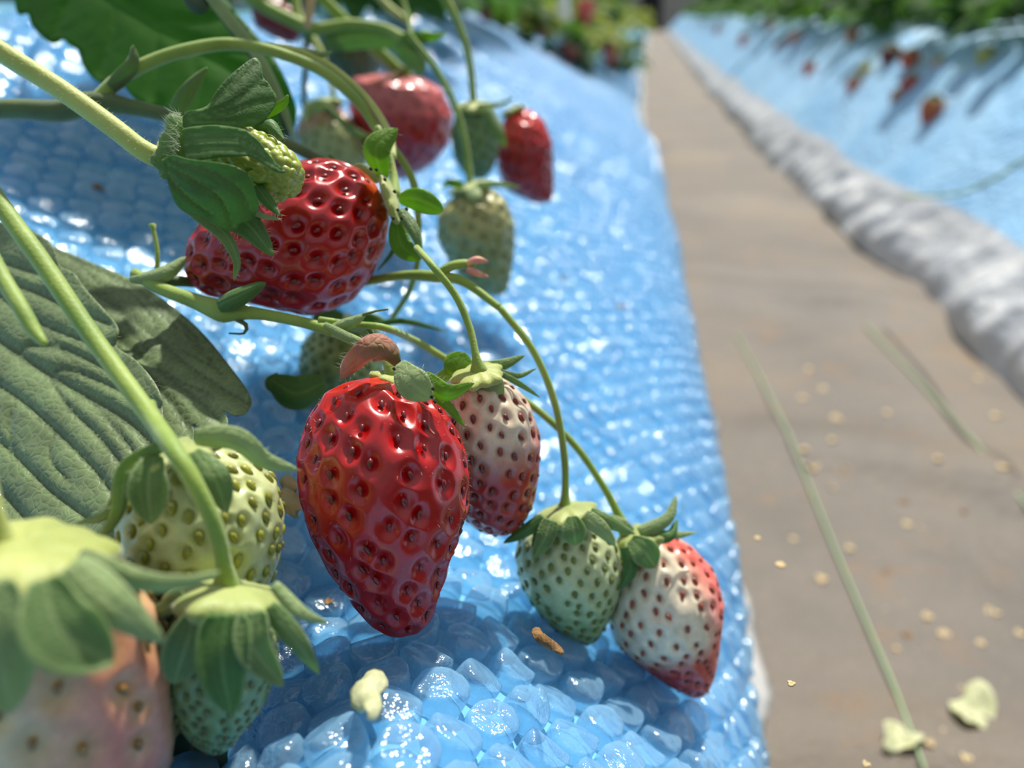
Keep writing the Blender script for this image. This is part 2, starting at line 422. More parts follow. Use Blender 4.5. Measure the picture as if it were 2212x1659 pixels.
# ------------------------------------------------------------------ bubble wrap on the near bed
def build_wrap():
    s0, s1 = NPs[np.argmin(abs(NPq[:, 0]+.62))], NPs[-1]
    ss = np.linspace(s0, s1, 150)
    ys = np.concatenate([np.arange(-.12, 1.2, .008), np.geomspace(1.2, 19, 170)])
    S, Y = np.meshgrid(ss, ys)
    V = near_pt(S.ravel(), Y.ravel())
    Fc = grid_faces(len(ys), len(ss)); Vs = [V]; Fs = [Fc]; idx = [np.zeros(len(Fc), int)]
    off = len(V)
    pitch = .0130; row = pitch*.866
    def batch(y0, y1, smin, nr, nt, R=.0059, h=.0064):
        nonlocal off
        pts = []
        k0 = int(math.floor(y0/row)); k1 = int(math.floor(y1/row))
        for k in range(k0, k1):
            y = k*row
            for j in np.arange(smin+(pitch/2 if k % 2 else 0), s1-.004, pitch): pts.append((j, y))
        pts = np.array(pts)+rng.normal(0, .00025, (len(pts), 2))
        n = len(pts)
        prof = {8: [(1, 0), (1.03, .35), (1.0, .7), (.93, .92), (.78, 1.02), (.5, 1.06), (.25, 1.07), (0, 1.08)],
                5: [(1, 0), (1.02, .5), (.92, .92), (.6, 1.05), (0, 1.08)], 3: [(1, 0), (.95, .8), (0, 1.08)]}[nr]
        pr = np.array(prof[:-1]); th = np.linspace(0, 2*np.pi, nt, endpoint=False)
        rx = (pr[:, 0][:, None]*np.cos(th)).ravel(); ry = (pr[:, 0][:, None]*np.sin(th)).ravel(); rz = np.repeat(pr[:, 1], nt)
        rx = np.append(rx, 0); ry = np.append(ry, 0); rz = np.append(rz, prof[-1][1])
        nv = len(rx)
        hh = h*rng.uniform(.85, 1.08, n); defl = rng.random(n) < .17; hh[defl] *= rng.uniform(.45, .8, defl.sum())
        X = np.tile(rx, (n, 1)); Yy = np.tile(ry, (n, 1)); Z = np.tile(rz, (n, 1))
        for q in range(4):                     # slack film: planes cut facets and creases in the cap
            a = rng.uniform(0, 6.28, n)[:, None]; tl = rng.uniform(.1, .5, n)[:, None]; c = rng.uniform(.86, 1.2, n)[:, None]
            pl = c+tl*(X*np.cos(a)+Yy*np.sin(a))
            Z = np.where(Z > .3, np.minimum(Z, np.maximum(pl, .3)), Z)
        a = rng.uniform(0, 6.28, n)[:, None]; fr = rng.uniform(2, 5, n)[:, None]; am = rng.uniform(0, .06, n)[:, None]*(1+2*defl[:, None])
        Z = Z+np.where(rz > .3, am*np.sin(fr*(X*np.cos(a)+Yy*np.sin(a))*2+a*7)*np.clip(rz, 0, 1), 0)
        Z = np.maximum(Z, 0)
        sc = rng.uniform(.93, 1.03, n)[:, None]*R
        c0 = near_pt(pts[:, 0], pts[:, 1]); e = .001
        ts = nrm(near_pt(pts[:, 0]+e, pts[:, 1])-c0); ty = nrm(near_pt(pts[:, 0], pts[:, 1]+e)-c0)
        nn = nrm(np.cross(ts, ty)); nn[nn[:, 2] < -.9] *= 1
        up = np.sign(np.sum(nn*np.array([.5, 0, .86]), 1))[:, None]; nn = nn*up
        Vb = c0[:, None]+ts[:, None]*(X*sc)[..., None]+ty[:, None]*(Yy*sc)[..., None]+nn[:, None]*(Z*hh[:, None]+.0001)[..., None]
        Vs.append(Vb.reshape(-1, 3))
        q = grid_faces(nr-1, nt, True)
        last = (nr-2)*nt; j = np.arange(nt)
        tri = np.stack([last+j, last+(j+1) % nt, np.full(nt, nv-1), np.full(nt, nv-1)], -1)
        f = np.concatenate([q, tri])
        ff = (f[None]+np.arange(n)[:, None, None]*nv).reshape(-1, 4)+off
        Fs.append(ff); idx.append(np.ones(len(ff), int)); off += n*nv
    sm = NPs[np.argmin(abs(NPq[:, 0]+.36))]
    batch(-.02, .42, sm, 8, 22)
    batch(.42, 1.25, sm, 5, 12)
    batch(1.25, 3.6, sm, 3, 7)
    V = np.concatenate(Vs); Fc = np.concatenate(Fs); mi = np.concatenate(idx)
    quads = Fc[:, 2] != Fc[:, 3]
    # build with mixed polygons
    me = bpy.data.meshes.new('bubble_wrap_sheet')
    org = np.array([0, .3, .2]); Lv = V-org
    me.vertices.add(len(Lv)); me.vertices.foreach_set('co', Lv.astype(np.float32).ravel())
    Fq, Ft = Fc[quads], Fc[~quads][:, :3]
    nl = len(Fq)*4+len(Ft)*3
    me.loops.add(nl); me.loops.foreach_set('vertex_index', np.concatenate([Fq.ravel(), Ft.ravel()]).astype(np.int32))
    me.polygons.add(len(Fq)+len(Ft))
    me.polygons.foreach_set('loop_start', np.concatenate([np.arange(len(Fq))*4, len(Fq)*4+np.arange(len(Ft))*3]).astype(np.int32))
    me.update(calc_edges=True)
    me.materials.append(M['film']); me.materials.append(M['bubble'])
    me.polygons.foreach_set('material_index', np.concatenate([mi[quads], mi[~quads]]).astype(np.int32))
    me.polygons.foreach_set('use_smooth', np.ones(len(me.polygons), bool))
    o = bpy.data.objects.new('bubble_wrap_sheet', me); COL.objects.link(o); o.location = tuple(org)
    tag(o, 'blue bubble wrap sheet draped over the near strawberry bed on the left', 'bubble wrap')
build_wrap()

def sheet(name, ptfn, ss, ys, mat, origin):
    S, Y = np.meshgrid(ss, ys)
    V = ptfn(S.ravel(), Y.ravel())
    return mk(name, V, grid_faces(len(ys), len(ss)), mat, origin=origin)

# path
ys = np.concatenate([np.arange(-.3, 2.5, .02), np.geomspace(2.5, 22, 90)])
def path_pt(u, y):
    x = .03+u*.47+c_of(y)
    return np.stack([x, y, path_z(x, y)], -1)
o = sheet('path', path_pt, np.linspace(0, 1, 60), ys, M['path'], (0, 0, 0)); tag(o, kind='structure')
# white skirt strip at the foot of the near bed
def skirt_pt(t, y):
    w = .004*np.sin(y*35)+.004*np.sin(y*17+1)+.003*np.sin(y*71)
    x = np.interp(t, [0, .25, .7, 1], [.040, .052, .070, .092])+c_of(y)+w*t
    z = np.interp(t, [0, .25, .7, 1], [.150, .10, .03, .006])+.003*np.sin(y*29)*t
    return np.stack([x, y, z+.002], -1)
ys2 = np.concatenate([np.arange(-.3, 2.5, .006), np.geomspace(2.5, 19, 120)])
o = sheet('skirt_strip', skirt_pt, np.linspace(0, 1, 14), ys2, M['skirt'], (0, 0, 0))
o.modifiers.new('thickness', 'SOLIDIFY').thickness = .0006
tag(o, 'narrow white plastic strip along the foot of the near blue bed', 'plastic sheet')
# soil bodies inside the beds
def box(name, x0, x1, y0, y1, z0, z1, mat):
    V = [(x, y, z) for x in (x0, x1) for y in (y0, y1) for z in (z0, z1)]
    Fc = [(0, 1, 3, 2), (4, 6, 7, 5), (0, 4, 5, 1), (2, 3, 7, 6), (0, 2, 6, 4), (1, 5, 7, 3)]
    return mk(name, V, Fc, mat, smooth=False)
o = mk('ground', [(-6, -2, -.02), (8, -2, -.02), (8, 26, -.02), (-6, 26, -.02)], [(0, 1, 2, 3)], M['soil']); tag(o, kind='structure')

# right bed: blue wrap above, white sheet below
def right_sheet_pt(s, y):
    p = right_pt(s, y)
    return p
sW = RPs[np.argmin(abs(RPq[:, 0]-.505))]
ysr = np.concatenate([np.arange(.2, 3.5, .012), np.geomspace(3.5, 19, 120)])
def rw_pt(s, y):
    p = right_pt(s, y); amp = .012*np.sin(np.clip(s/sW, 0, 1)*np.pi)
    q = np.stack([y, s*.45, s*.2+y*.1], -1); a = noise3(q, 34, 11)*.8+noise3(q, 75, 12)*.45+noise3(q, 150, 13)*.2
    k = np.interp(y, [0, .8, 3, 8], [1, 1, .9, .5])
    p[:, 0] -= amp*a*k; p[:, 2] += .5*amp*a*k+.003
    return p
o = sheet('white_ground_sheet', rw_pt, np.linspace(0, sW+.02, 26), np.concatenate([np.arange(.2, 4, .006), np.geomspace(4, 19, 200)]), M['skirt2'], (.5, 1, .05))
tag(o, 'crumpled greyish white plastic sheet along the foot of the far bed', 'plastic sheet')
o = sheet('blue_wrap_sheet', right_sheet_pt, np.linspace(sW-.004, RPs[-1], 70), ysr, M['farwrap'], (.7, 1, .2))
tag(o, 'blue wrap sheet covering the opposite bed right of the path', 'bubble wrap')

# ------------------------------------------------------------------ plant builders
def tube(name, pts, mat, parent=None, sides=12, n=None, cap=True, label=None, mesh_only=False):
    """pts rows: px, py, depth, radius in px"""
    p = np.array(pts, float)
    L = np.linalg.norm(np.diff(p[:, :2], axis=0), axis=1).sum()
    n = n or int(max(8, min(70, L/9)))
    q = spline(p, n)
    C = np.array([P(a, b, d) for a, b, d, r in q]); R = q[:, 3]*q[:, 2]/F
    return tube_w(name, C, R, mat, parent, sides, cap)
def tube_w(name, C, R, mat, parent=None, sides=12, cap=True):
    C = np.asarray(C, float); n = len(C); R = np.broadcast_to(R, (n,)).astype(float)
    T = nrm(np.gradient(C, axis=0))
    ref = nrm(np.cross(T[0], [0.3, 0.2, 1])); Ns = []
    for t in T:
        ref = nrm(ref-t*np.dot(ref, t)); Ns.append(ref)
    Ns = np.array(Ns); B = np.cross(T, Ns)
    if cap:
        C = np.vstack([C[0]-T[0]*R[0]*.5, C[0]-T[0]*R[0]*.25, C, C[-1]+T[-1]*R[-1]*.25, C[-1]+T[-1]*R[-1]*.5])
        R = np.concatenate([[R[0]*.05, R[0]*.75], R, [R[-1]*.75, R[-1]*.05]])
        Ns = np.vstack([Ns[:1], Ns[:1], Ns, Ns[-1:], Ns[-1:]]); B = np.vstack([B[:1], B[:1], B, B[-1:], B[-1:]])
    th = np.linspace(0, 2*np.pi, sides, endpoint=False)
    V = C[:, None]+R[:, None, None]*(np.cos(th)[None, :, None]*Ns[:, None]+np.sin(th)[None, :, None]*B[:, None])
    return mk(name, V.reshape(-1, 3), grid_faces(len(C), sides, True), mat, parent)

def hairs(parent, base, dirs, length, width=.000025, name='hairs', mat=None, bend=.3):
    n = len(base); L = rng.uniform(.55, 1.1, n)[:, None]*length
    side = nrm(np.cross(dirs, rng.normal(size=(n, 3))))
    s2 = nrm(np.cross(dirs, side)); bd = rng.normal(0, bend, (n, 1))
    mid = base+dirs*L*.55+s2*L*bd*.15; tip = base+dirs*L+s2*L*bd*.5
    V = np.concatenate([base-side*width, base+side*width, mid-side*width*.7, mid+side*width*.7, tip], 1).reshape(-1, 3)
    i = np.arange(n)*5
    Fc = np.concatenate([np.stack([i, i+1, i+3, i+2], -1), ])
    faces = [tuple(f) for f in Fc]+[(int(a)+2, int(a)+3, int(a)+4) for a in i]
    o = mk(name, V, faces, mat or M['hair'], parent); tag(o, kind='stuff'); return o

def tube_hairs(parent, pts, n, length, spread=1.0):
    q = spline(np.array(pts, float), 80)
    C = np.array([P(a, b, d) for a, b, d, r in q]); R = q[:, 3]*q[:, 2]/F
    T = nrm(np.gradient(C, axis=0)); k = rng.integers(0, 79, n)
    ph = rng.uniform(0, 2*np.pi, n)
    a = nrm(np.cross(T, [0.3, 0.2, 1])); b = np.cross(T, a)
    nn = a[k]*np.cos(ph)[:, None]+b[k]*np.sin(ph)[:, None]
    t = rng.random((n, 1)); base = C[k]*(1-t)+C[np.minimum(k+1, 79)]*t+nn*R[k][:, None]*.95
    return hairs(parent, base, nrm(nn+rng.normal(0, .3, (n, 3))), length)

SH = {'lance': lambda s: (s+.10)**.45*(1-s+1e-6)**.75/.62, 'spoon': lambda s: (.35+.65*np.sin(np.clip(s*1.05, 0, 1)**1.1*np.pi*.93)**.8)*np.sqrt(np.clip(1-s**6, 0, 1)),
      'oval': lambda s: np.sqrt(np.clip(np.sin(np.pi*np.clip(s*.96+.04, 0, 1)), 0, 1)), 'strap': lambda s: (1-s**3)**.6*(.8+.2*np.sin(s*3))}
def blade(name, pts, w, mat, parent, roll=0, cup=.25, shape='lance', n=22, m=11, thick=.0003, wav=.05, fringe=0):
    """pts: 3+ rows (px, py, depth); w full width in px"""
    p = np.array(pts, float)
    q = spline(p, n); C = np.array([P(*a) for a in q])
    return blade_w(name, C, w*q[:, 2].mean()/F, mat, parent, roll, cup, shape, m, thick, wav, fringe)
def blade_w(name, C, w, mat, parent, roll=0, cup=.25, shape='lance', m=11, thick=.0003, wav=.05, fringe=0, facing=None):
    n = len(C); T = nrm(np.gradient(C, axis=0)); s = np.linspace(0, 1, n)
    view = nrm(C-CAM) if facing is None else np.broadcast_to(facing, C.shape)
    side = nrm(np.cross(T, view)); nn = nrm(np.cross(side, T))        # nn points away from the camera side
    cr, sr = math.cos(math.radians(roll)), math.sin(math.radians(roll))
    side2 = side*cr+nn*sr; nn2 = nn*cr-side*sr
    x = np.linspace(-1, 1, m); wd = SH[shape](s)*w*.5
    ph = rng.uniform(0, 6.28)
    off = cup*(x[None]**2)*wd[:, None]+wav*w*.5*np.sin(s[:, None]*9+ph)*x[None]**2*np.sign(x[None])
    off = off + .03*wd[:, None]*np.cos(x[None]*9)                    # ribs
    V = C[:, None]+side2[:, None]*(x[None]*wd[:, None])[..., None]+nn2[:, None]*off[..., None]
    vein = np.clip(np.exp(-(x/.10)**2)[None]*.8+np.exp(-((abs(x)-.45)/.06)**2)[None]*.35+np.clip((abs(x)[None]-.78)*4, 0, 1)*.9+np.clip(s[:, None]-.88, 0, 1)*4, 0, 1)+0*s[:, None]
    o = mk(name, V.reshape(-1, 3), grid_faces(n, m), mat, parent, attrs={'vein': vein.ravel()}, thick=thick)
    if fringe:
        V = V.reshape(n, m, 3)
        e = np.concatenate([V[2:, 0], V[2:, -1]]); sd = np.concatenate([-side2[2:], side2[2:]])
        k = rng.integers(0, len(e), fringe)
        hairs(o, e[k]+rng.normal(0, .0002, (fringe, 3)), nrm(sd[k]+rng.normal(0, .35, (fringe, 3))+np.concatenate([T[2:], T[2:]])[k]*.6), .0013)
    return o

def leaf_poly(name, outline, depth, mat, parent=None, veins=(), step=9, teeth=None, groove=.0006, vw=5, relief=None, thick=.0003, label=None, cat=None, closed_smooth=True, minor=True):
    """outline in px, a real blade lying on the curved surface depth(px, py)"""
    op = np.array(outline, float)
    cl = np.vstack([op, op[:1]])
    q = spline(cl, max(60, int(np.linalg.norm(np.diff(cl, axis=0), axis=1).sum()/step)))[:-1]
    if teeth:
        npitch, amp = teeth
        seg = np.linalg.norm(np.diff(np.vstack([q, q[:1]]), axis=0), axis=1); cs = np.concatenate([[0], np.cumsum(seg)[:-1]])
        tg = nrm(np.roll(q, -1, 0)-np.roll(q, 1, 0)); nr = np.stack([tg[:, 1], -tg[:, 0]], -1)
        area = np.sum(q[:, 0]*np.roll(q[:, 1], -1)-np.roll(q[:, 0], -1)*q[:, 1])
        nr *= 1 if area > 0 else -1
        ph = (cs/npitch) % 1.0
        q = q+nr*(amp*(ph**.8)-amp*.5)[:, None]
    x0, y0 = q.min(0); x1, y1 = q.max(0)
    gx, gy = np.meshgrid(np.arange(x0+step*.5, x1, step), np.arange(y0+step*.5, y1, step))
    g = np.stack([gx.ravel(), gy.ravel()], -1)+rng.uniform(-.15, .15, (gx.size, 2))*step
    # inside test
    ins = np.zeros(len(g), bool); j = len(q)-1
    for i in range(len(q)):
        xi, yi = q[i]; xj, yj = q[j]
        c = ((yi > g[:, 1]) != (yj > g[:, 1])) & (g[:, 0] < (xj-xi)*(g[:, 1]-yi)/(yj-yi+1e-12)+xi)
        ins ^= c; j = i
    g = g[ins]
    dmin = np.full(len(g), 1e9)
    for a in q: dmin = np.minimum(dmin, np.hypot(g[:, 0]-a[0], g[:, 1]-a[1]))
    g = g[dmin > step*.45]
    allp = np.vstack([q, g])
    r = delaunay_2d_cdt([Vector(a) for a in allp], [], [list(range(len(q)))], 1, 1e-6)
    v2 = np.array([tuple(a) for a in r[0]]); faces = r[2]
    dv = np.full(len(v2), 1e9); sg = np.zeros(len(v2)); vein = np.zeros(len(v2)); gr = np.zeros(len(v2))
    for vi, vn in enumerate(veins):
        wdt = vw*(vn[0] if isinstance(vn[0], (int, float)) else 1)
        pl = spline(np.array(vn[1:] if isinstance(vn[0], (int, float)) else vn, float), 40)
        d = np.full(len(v2), 1e9)
        for a, b in zip(pl[:-1], pl[1:]):
            ab = b-a; t = np.clip(((v2-a)@ab)/(ab@ab+1e-9), 0, 1)
            d = np.minimum(d, np.hypot(*(v2-(a+t[:, None]*ab)).T))
        vein = np.maximum(vein, np.exp(-(d/(wdt*.7))**2)); dv = np.minimum(dv, d)
        gr = np.maximum(gr, np.exp(-(d/(wdt*2.2))**2)*(wdt/vw))
    bulge = np.clip(dv/40, 0, 1) if veins else 0
    dd = np.array([depth(a, b) for a, b in v2])
    dd = dd+groove*gr-groove*.7*np.sqrt(bulge)
    if relief: dd = dd+np.array([relief(a, b) for a, b in v2])
    V = np.array([P(a, b, d) for (a, b), d in zip(v2, dd)])
    o = mk(name, V, [f for f in faces], mat, parent, attrs={'vein': vein}, thick=thick)
    if label: tag(o, label, cat)
    o['_n'] = len(v2); del o['_n']
    return o, v2, V

def pcl(a, b, t): return tuple(np.array(a)*(1-t)+np.array(b)*t)

def smoothed(sx, vals, s):
    y = np.interp(s, sx, vals); k = np.hanning(15); k /= k.sum()
    yy = np.concatenate([np.full(7, y[0]), y, np.full(7, y[-1])]); return np.convolve(yy, k, 'valid')

def fruit(root, top, tip, left, right, colfn, mat, nseeds=130, pit=.0009, pitr=.42, seedlen=.0011, seedcol=None,
          ns=150, nphi=220, lump=.02, seedproud=.2, seedwide=.55, styles=0, bead=False, seed_kind='stuff', seedfn=None, pitcol=None, skew=0):
    """top/tip: (px, py, depth of the core). left/right: silhouette points in px."""
    a2 = np.array(top[:2], float); b2 = np.array(tip[:2], float); ax2 = b2-a2; L2 = np.linalg.norm(ax2); ax2 /= L2
    pr2 = np.array([-ax2[1], ax2[0]])
    if pr2[0] < 0: pr2 = -pr2
    def ext(pts, sg):
        r = [(0.0, 0.0), (1.0, 0.0)]
        for p in pts:
            d = np.array(p, float)-a2; r.append((float(d@ax2/L2), max(0.0, float(sg*(d@pr2)))))
        r.sort(); return np.array(r)
    eL, eR = ext(left, -1), ext(right, 1)
    s = (1-np.cos(np.linspace(0, np.pi, ns)))/2
    sd = np.linspace(0, 1, 400)
    def prof(e):
        y = smoothed(e[:, 0], e[:, 1]**2, sd); y = y*np.clip(sd/.02, 0, 1)*np.clip((1-sd)/.02, 0, 1)
        return np.sqrt(np.interp(s, sd, np.maximum(y, 0)))
    pl, prr = prof(eL), prof(eR)
    A, B = P(*top), P(*tip); dm = (top[2]+tip[2])/2
    dcen = top[2]*(1-s)+tip[2]*s
    axis = nrm(B-A); vw = nrm((A+B)/2-CAM)
    side = P(*(a2+pr2*50), top[2])-A; side = nrm(side-axis*(side@axis)); dep = np.cross(side, axis)
    if dep@vw < 0: dep = -dep
    cen = A[None]+(B-A)[None]*s[:, None]+side[None]*((prr-pl)/2*dcen/F)[:, None]
    rad = (prr+pl)/2*dcen/F
    phi = np.linspace(0, 2*np.pi, nphi, endpoint=False)
    e1 = np.cos(phi)[None, :, None]*side+np.sin(phi)[None, :, None]*dep
    base = cen[:, None]+rad[:, None, None]*e1
    # outward normals
    du = np.gradient(base, axis=0); dvv = np.roll(base, -1, 1)-np.roll(base, 1, 1)
    nn = nrm(np.cross(du.reshape(-1, 3), dvv.reshape(-1, 3))).reshape(ns, nphi, 3)
    flip = np.sign(np.sum(nn*e1)); nn *= flip
    rm = rad.max()
    lum = noise3(base.reshape(-1, 3), 1.0/rm*2.2, nseeds).reshape(ns, nphi)*lump*rm
    base = base+nn*lum[..., None]*np.clip(rad/rm*1.3, 0, 1)[:, None, None]
    # seeds, evenly spread on a spiral
    arc = np.concatenate([[0], np.cumsum(np.linalg.norm(np.diff(cen, axis=0), axis=1)+abs(np.diff(rad)))])
    area = np.concatenate([[0], np.cumsum((rad[1:]+rad[:-1])/2*np.diff(arc))])
    k = np.arange(nseeds); tgt = (k+.5)/nseeds*area[-1]
    si = np.interp(tgt, area, np.arange(ns)); ph = (k*2.399963+.4+rng.normal(0, .07, nseeds)) % (2*np.pi); si = np.clip(si+rng.normal(0, .35, nseeds), 3, ns-2)
    keep = (si > ns*.07)
    si, ph = si[keep], ph[keep]; i0 = si.astype(int); j0 = (ph/(2*np.pi)*nphi).astype(int) % nphi
    sp = base[i0, j0]; sn = nn[i0, j0]; spacing = math.sqrt(2*np.pi*area[-1]/nseeds)
    tdir = nrm(np.gradient(base, axis=0)[i0, j0])
    Vf = base.reshape(-1, 3); Nf = nn.reshape(-1, 3)
    dmin = np.full(len(Vf), 1e9); which = np.zeros(len(Vf), int)
    psz = rng.uniform(.85, 1.15, len(sp))
    for c in range(len(sp)):
        d = Vf-sp[c]; al = d@tdir[c]; dist = np.sqrt(np.maximum(np.sum(d*d, 1)-al*al*.35, 0))/psz[c]
        dist[(Nf@sn[c]) < 0] = 1e9
        m_ = dist < dmin; dmin[m_] = dist[m_]; which[m_] = c
    x = dmin/spacing
    if bead: disp = pit*(np.sqrt(np.clip(1-(x/.55)**2, 0, 1)))
    else: disp = -pit*(.95*np.exp(-(x/(pitr*.72))**3.4)+.5*np.exp(-(x/(pitr*1.25))**2))
    fade = np.repeat(np.clip(np.minimum(s, 1-s)*20, .1, 1), nphi)
    V = Vf+Nf*(disp*fade)[:, None]
    S = np.repeat(s, nphi); PH = np.tile(phi, ns)
    col = colfn(S, PH, noise3(Vf, 2.0/rm, 3))
    if pitcol is not None:
        t = (np.exp(-(x/(pitr*.8))**2)*pitcol[1])[:, None]; pc = np.array(pitcol[0])
        col = col*(1-t)+(pc if pc.ndim else col*pc)*t
    o = mk('fruit_flesh', V, grid_faces(ns, nphi, True), mat, root, attrs={'Col': col})
    # achenes
    if seedlen:
        th = np.linspace(0, 2*np.pi, 8, endpoint=False); pz = np.linspace(-1, 1, 7)
        rr = np.sqrt(np.clip(1-pz**2, 0, 1))*(1-.35*pz)
        tx = np.repeat(pz, 8); ty = (rr[:, None]*np.cos(th)).ravel(); tz = (rr[:, None]*np.sin(th)).ravel(); nv = len(tx)
        bp = sp-sn*pit if not bead else sp+sn*pit*.5
        sdn = nrm(np.cross(sn, tdir)); szs = rng.uniform(.85, 1.15, len(sp))*seedlen
        td = nrm(tdir+sdn*rng.normal(0, .18, (len(sp), 1)))
        VV = (bp+sn*seedlen*seedproud)[:, None]+td[:, None]*(tx[None]*szs[:, None])[..., None]+sdn[:, None]*(ty[None]*szs[:, None]*seedwide)[..., None]+sn[:, None]*(tz[None]*szs[:, None]*seedwide*.8)[..., None]
        f = (grid_faces(7, 8, True)[None]+np.arange(len(sp))[:, None, None]*nv).reshape(-1, 4)
        sc = seedcol if seedfn is None else None
        if seedfn is None: cc = np.tile(np.array(seedcol), (len(sp), 1))*rng.uniform(.7, 1.3, (len(sp), 1))
        else: cc = seedfn(s[i0], ph)*rng.uniform(.75, 1.25, (len(sp), 1))
        so = mk('seeds', VV.reshape(-1, 3), f, M['seed'], o, attrs={'Col': np.repeat(cc, nv, 0)})
        tag(so, kind='stuff')
    if styles:
        hd = nrm(tdir*.8+sn*.8)
        hairs(o, np.repeat(sp, 1, 0)+sn*pit*.2, hd, styles, .00007, 'styles', M['style'])
    return dict(o=o, cen=cen, rad=rad, axis=axis, side=side, dep=dep, nn=nn, V=V.reshape(ns, nphi, 3), A=A, B=B)

def crown(root, c, rx, ry, mat, axis, lumps=.15, depth=1.0):
    """fleshy calyx disc round the stem; c (px, py, depth), rx, ry in px, axis = fruit axis in space"""
    C = P(*c); k = c[2]/F
    a = nrm(axis); u = nrm(np.cross(a, [.2, .9, .3])); v = np.cross(a, u)
    n, m = 24, 56
    t = np.linspace(0, np.pi, n); ph = np.linspace(0, 2*np.pi, m, endpoint=False)
    r = np.sin(t)[:, None]*(1+lumps*np.sin(ph*5+1)[None]*.6+lumps*.5*np.sin(ph*11)[None])
    V = C+((u*np.cos(ph)[:, None]+v*np.sin(ph)[:, None])[None]*(r*rx*k)[..., None])-a*((np.cos(t)*ry*k)[:, None, None]*np.ones((1, m, 1)))
    V = V.reshape(-1, 3); dv = nrm(V-C); lm = noise3(dv, 7.0, 5)
    V = V+dv*(lm*.10*ry*k)[:, None]
    o = mk('calyx', V, grid_faces(n, m, True), mat, root)
    if rx > 60:
        q = rng.integers(0, len(V), 260); hairs(o, V[q], nrm(dv[q]+rng.normal(0, .4, (260, 3))), .0012)
    return o

# colour functions -------------------------------------------------------
def C_(r, g, b): return np.array(rgb(r, g, b))
def two(ca, cb, s0, s1, amp=.08, side=None):
    """ripening from colour ca (calyx end) to cb (tip)"""
    def f(S, PH, nz):
        t = np.clip((S+amp*nz-s0)/(s1-s0), 0, 1)
        if side: t = np.clip(t+side[1]*np.clip(np.cos(PH-side[0]), 0, 1)**2, 0, 1)
        t = t*t*(3-2*t)
        return ca[None]*(1-t[:, None])+cb[None]*t[:, None]
    return f
RED = C_(172, 10, 14); DRED = C_(168, 12, 16)

# ------------------------------------------------------------------ A, the hero berry
def sepal(parent, pts, w, mat='sepal', d=None, **kw):
    return blade('sepal', [(x, y, d+dz*.001) for x, y, dz in pts], w, M[mat], parent, **kw)

t = thing('strawberry', P(850, 800, .178), 'large ripe red heart-shaped strawberry hanging in the middle with white glints', 'strawberry')
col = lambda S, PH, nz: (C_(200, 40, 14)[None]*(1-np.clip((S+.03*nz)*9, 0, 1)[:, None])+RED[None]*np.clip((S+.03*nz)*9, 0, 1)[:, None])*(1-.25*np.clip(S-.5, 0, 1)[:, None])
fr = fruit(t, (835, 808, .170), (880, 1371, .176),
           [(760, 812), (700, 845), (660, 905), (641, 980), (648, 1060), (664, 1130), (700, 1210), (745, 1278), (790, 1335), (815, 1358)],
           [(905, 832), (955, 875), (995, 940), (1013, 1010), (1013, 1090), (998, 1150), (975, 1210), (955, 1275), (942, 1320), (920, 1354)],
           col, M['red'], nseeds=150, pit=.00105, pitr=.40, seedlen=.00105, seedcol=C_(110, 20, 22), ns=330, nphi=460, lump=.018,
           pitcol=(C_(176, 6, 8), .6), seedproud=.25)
V = fr['V']; ii = rng.integers(60, 270, 900); jj = rng.integers(0, 460, 900)
hairs(fr['o'], V[ii, jj], nrm(fr['nn'][ii, jj]+rng.normal(0, .35, (900, 3))+fr['axis']*.4), .0011, .00002)
st = tube('stem', [(722, 716, .186, 12), (770, 738, .180, 12), (815, 762, .174, 12), (842, 785, .170, 15), (850, 812, .170, 24)], M['stem'], t)
cx = crown(t, (860, 822, .172), 60, 16, M['crownY'], fr['axis']-fr['side']*.35)
D = .160
sepal(cx, [(858, 792, 4), (835, 765, 2), (800, 762, 0), (735, 812, 2)], 62, 'withered', D, roll=20, cup=.8, wav=.4, shape='spoon', fringe=50)
sepal(cx, [(850, 770, 4), (835, 757, 3), (800, 765, 2)], 22, 'withered', D, cup=.6)
sepal(cx, [(862, 785, 1), (885, 822, -2), (932, 862, -2)], 74, 'sepal_pale', D, cup=.15, shape='spoon', roll=-8, fringe=60)
sepal(cx, [(915, 815, 2), (965, 850, -1), (1024, 828, 2)], 52, 'sepal_bright', D+.002, roll=-25, cup=.35, fringe=50)
sepal(cx, [(932, 850, 2), (970, 880, 0), (1004, 922, 0)], 26, 'sepal_bright', D+.002, cup=.2, fringe=40)
sepal(cx, [(880, 850, 0), (840, 842, 3), (800, 815, 6)], 26, 'sepal_bright', D+.006, cup=.2)
for q, (x, y) in enumerate(((931, 856), (934, 838), (850, 795), (938, 866))):
    tube('dark_spot', [(x, y, .1572, 3.5), (x+3, y+4, .1572, 3)], M['blackbit'], cx, 6)

# ------------------------------------------------------------------ B, ripe berry lying behind the budding one
t = thing('strawberry', P(845, 420, .2), 'glossy ripe red strawberry pointing left with its star of green sepals at right', 'strawberry')
fr = fruit(t, (838, 440, .205), (402, 585, .205),
           [(820, 405), (780, 366), (735, 350), (690, 347), (640, 352), (580, 378), (520, 410), (460, 452), (425, 500), (404, 548)],
           [(838, 490), (825, 545), (800, 600), (760, 650), (715, 675), (665, 686), (600, 675), (520, 655), (450, 640), (412, 612)],
           lambda S, PH, nz: C_(224, 120, 24)[None]*(1-np.clip((S+.02*nz)*12, 0, 1)[:, None])+C_(168, 8, 16)[None]*np.clip((S+.02*nz)*12, 0, 1)[:, None],
           M['red'], nseeds=150, pit=.0013, pitr=.38, seedlen=.00105, seedcol=C_(120, 26, 26), ns=240, nphi=340, lump=.02, pitcol=(C_(165, 6, 8), .6))
cx = crown(t, (845, 435, .2), 66, 14, M['crownY'], fr['axis'])
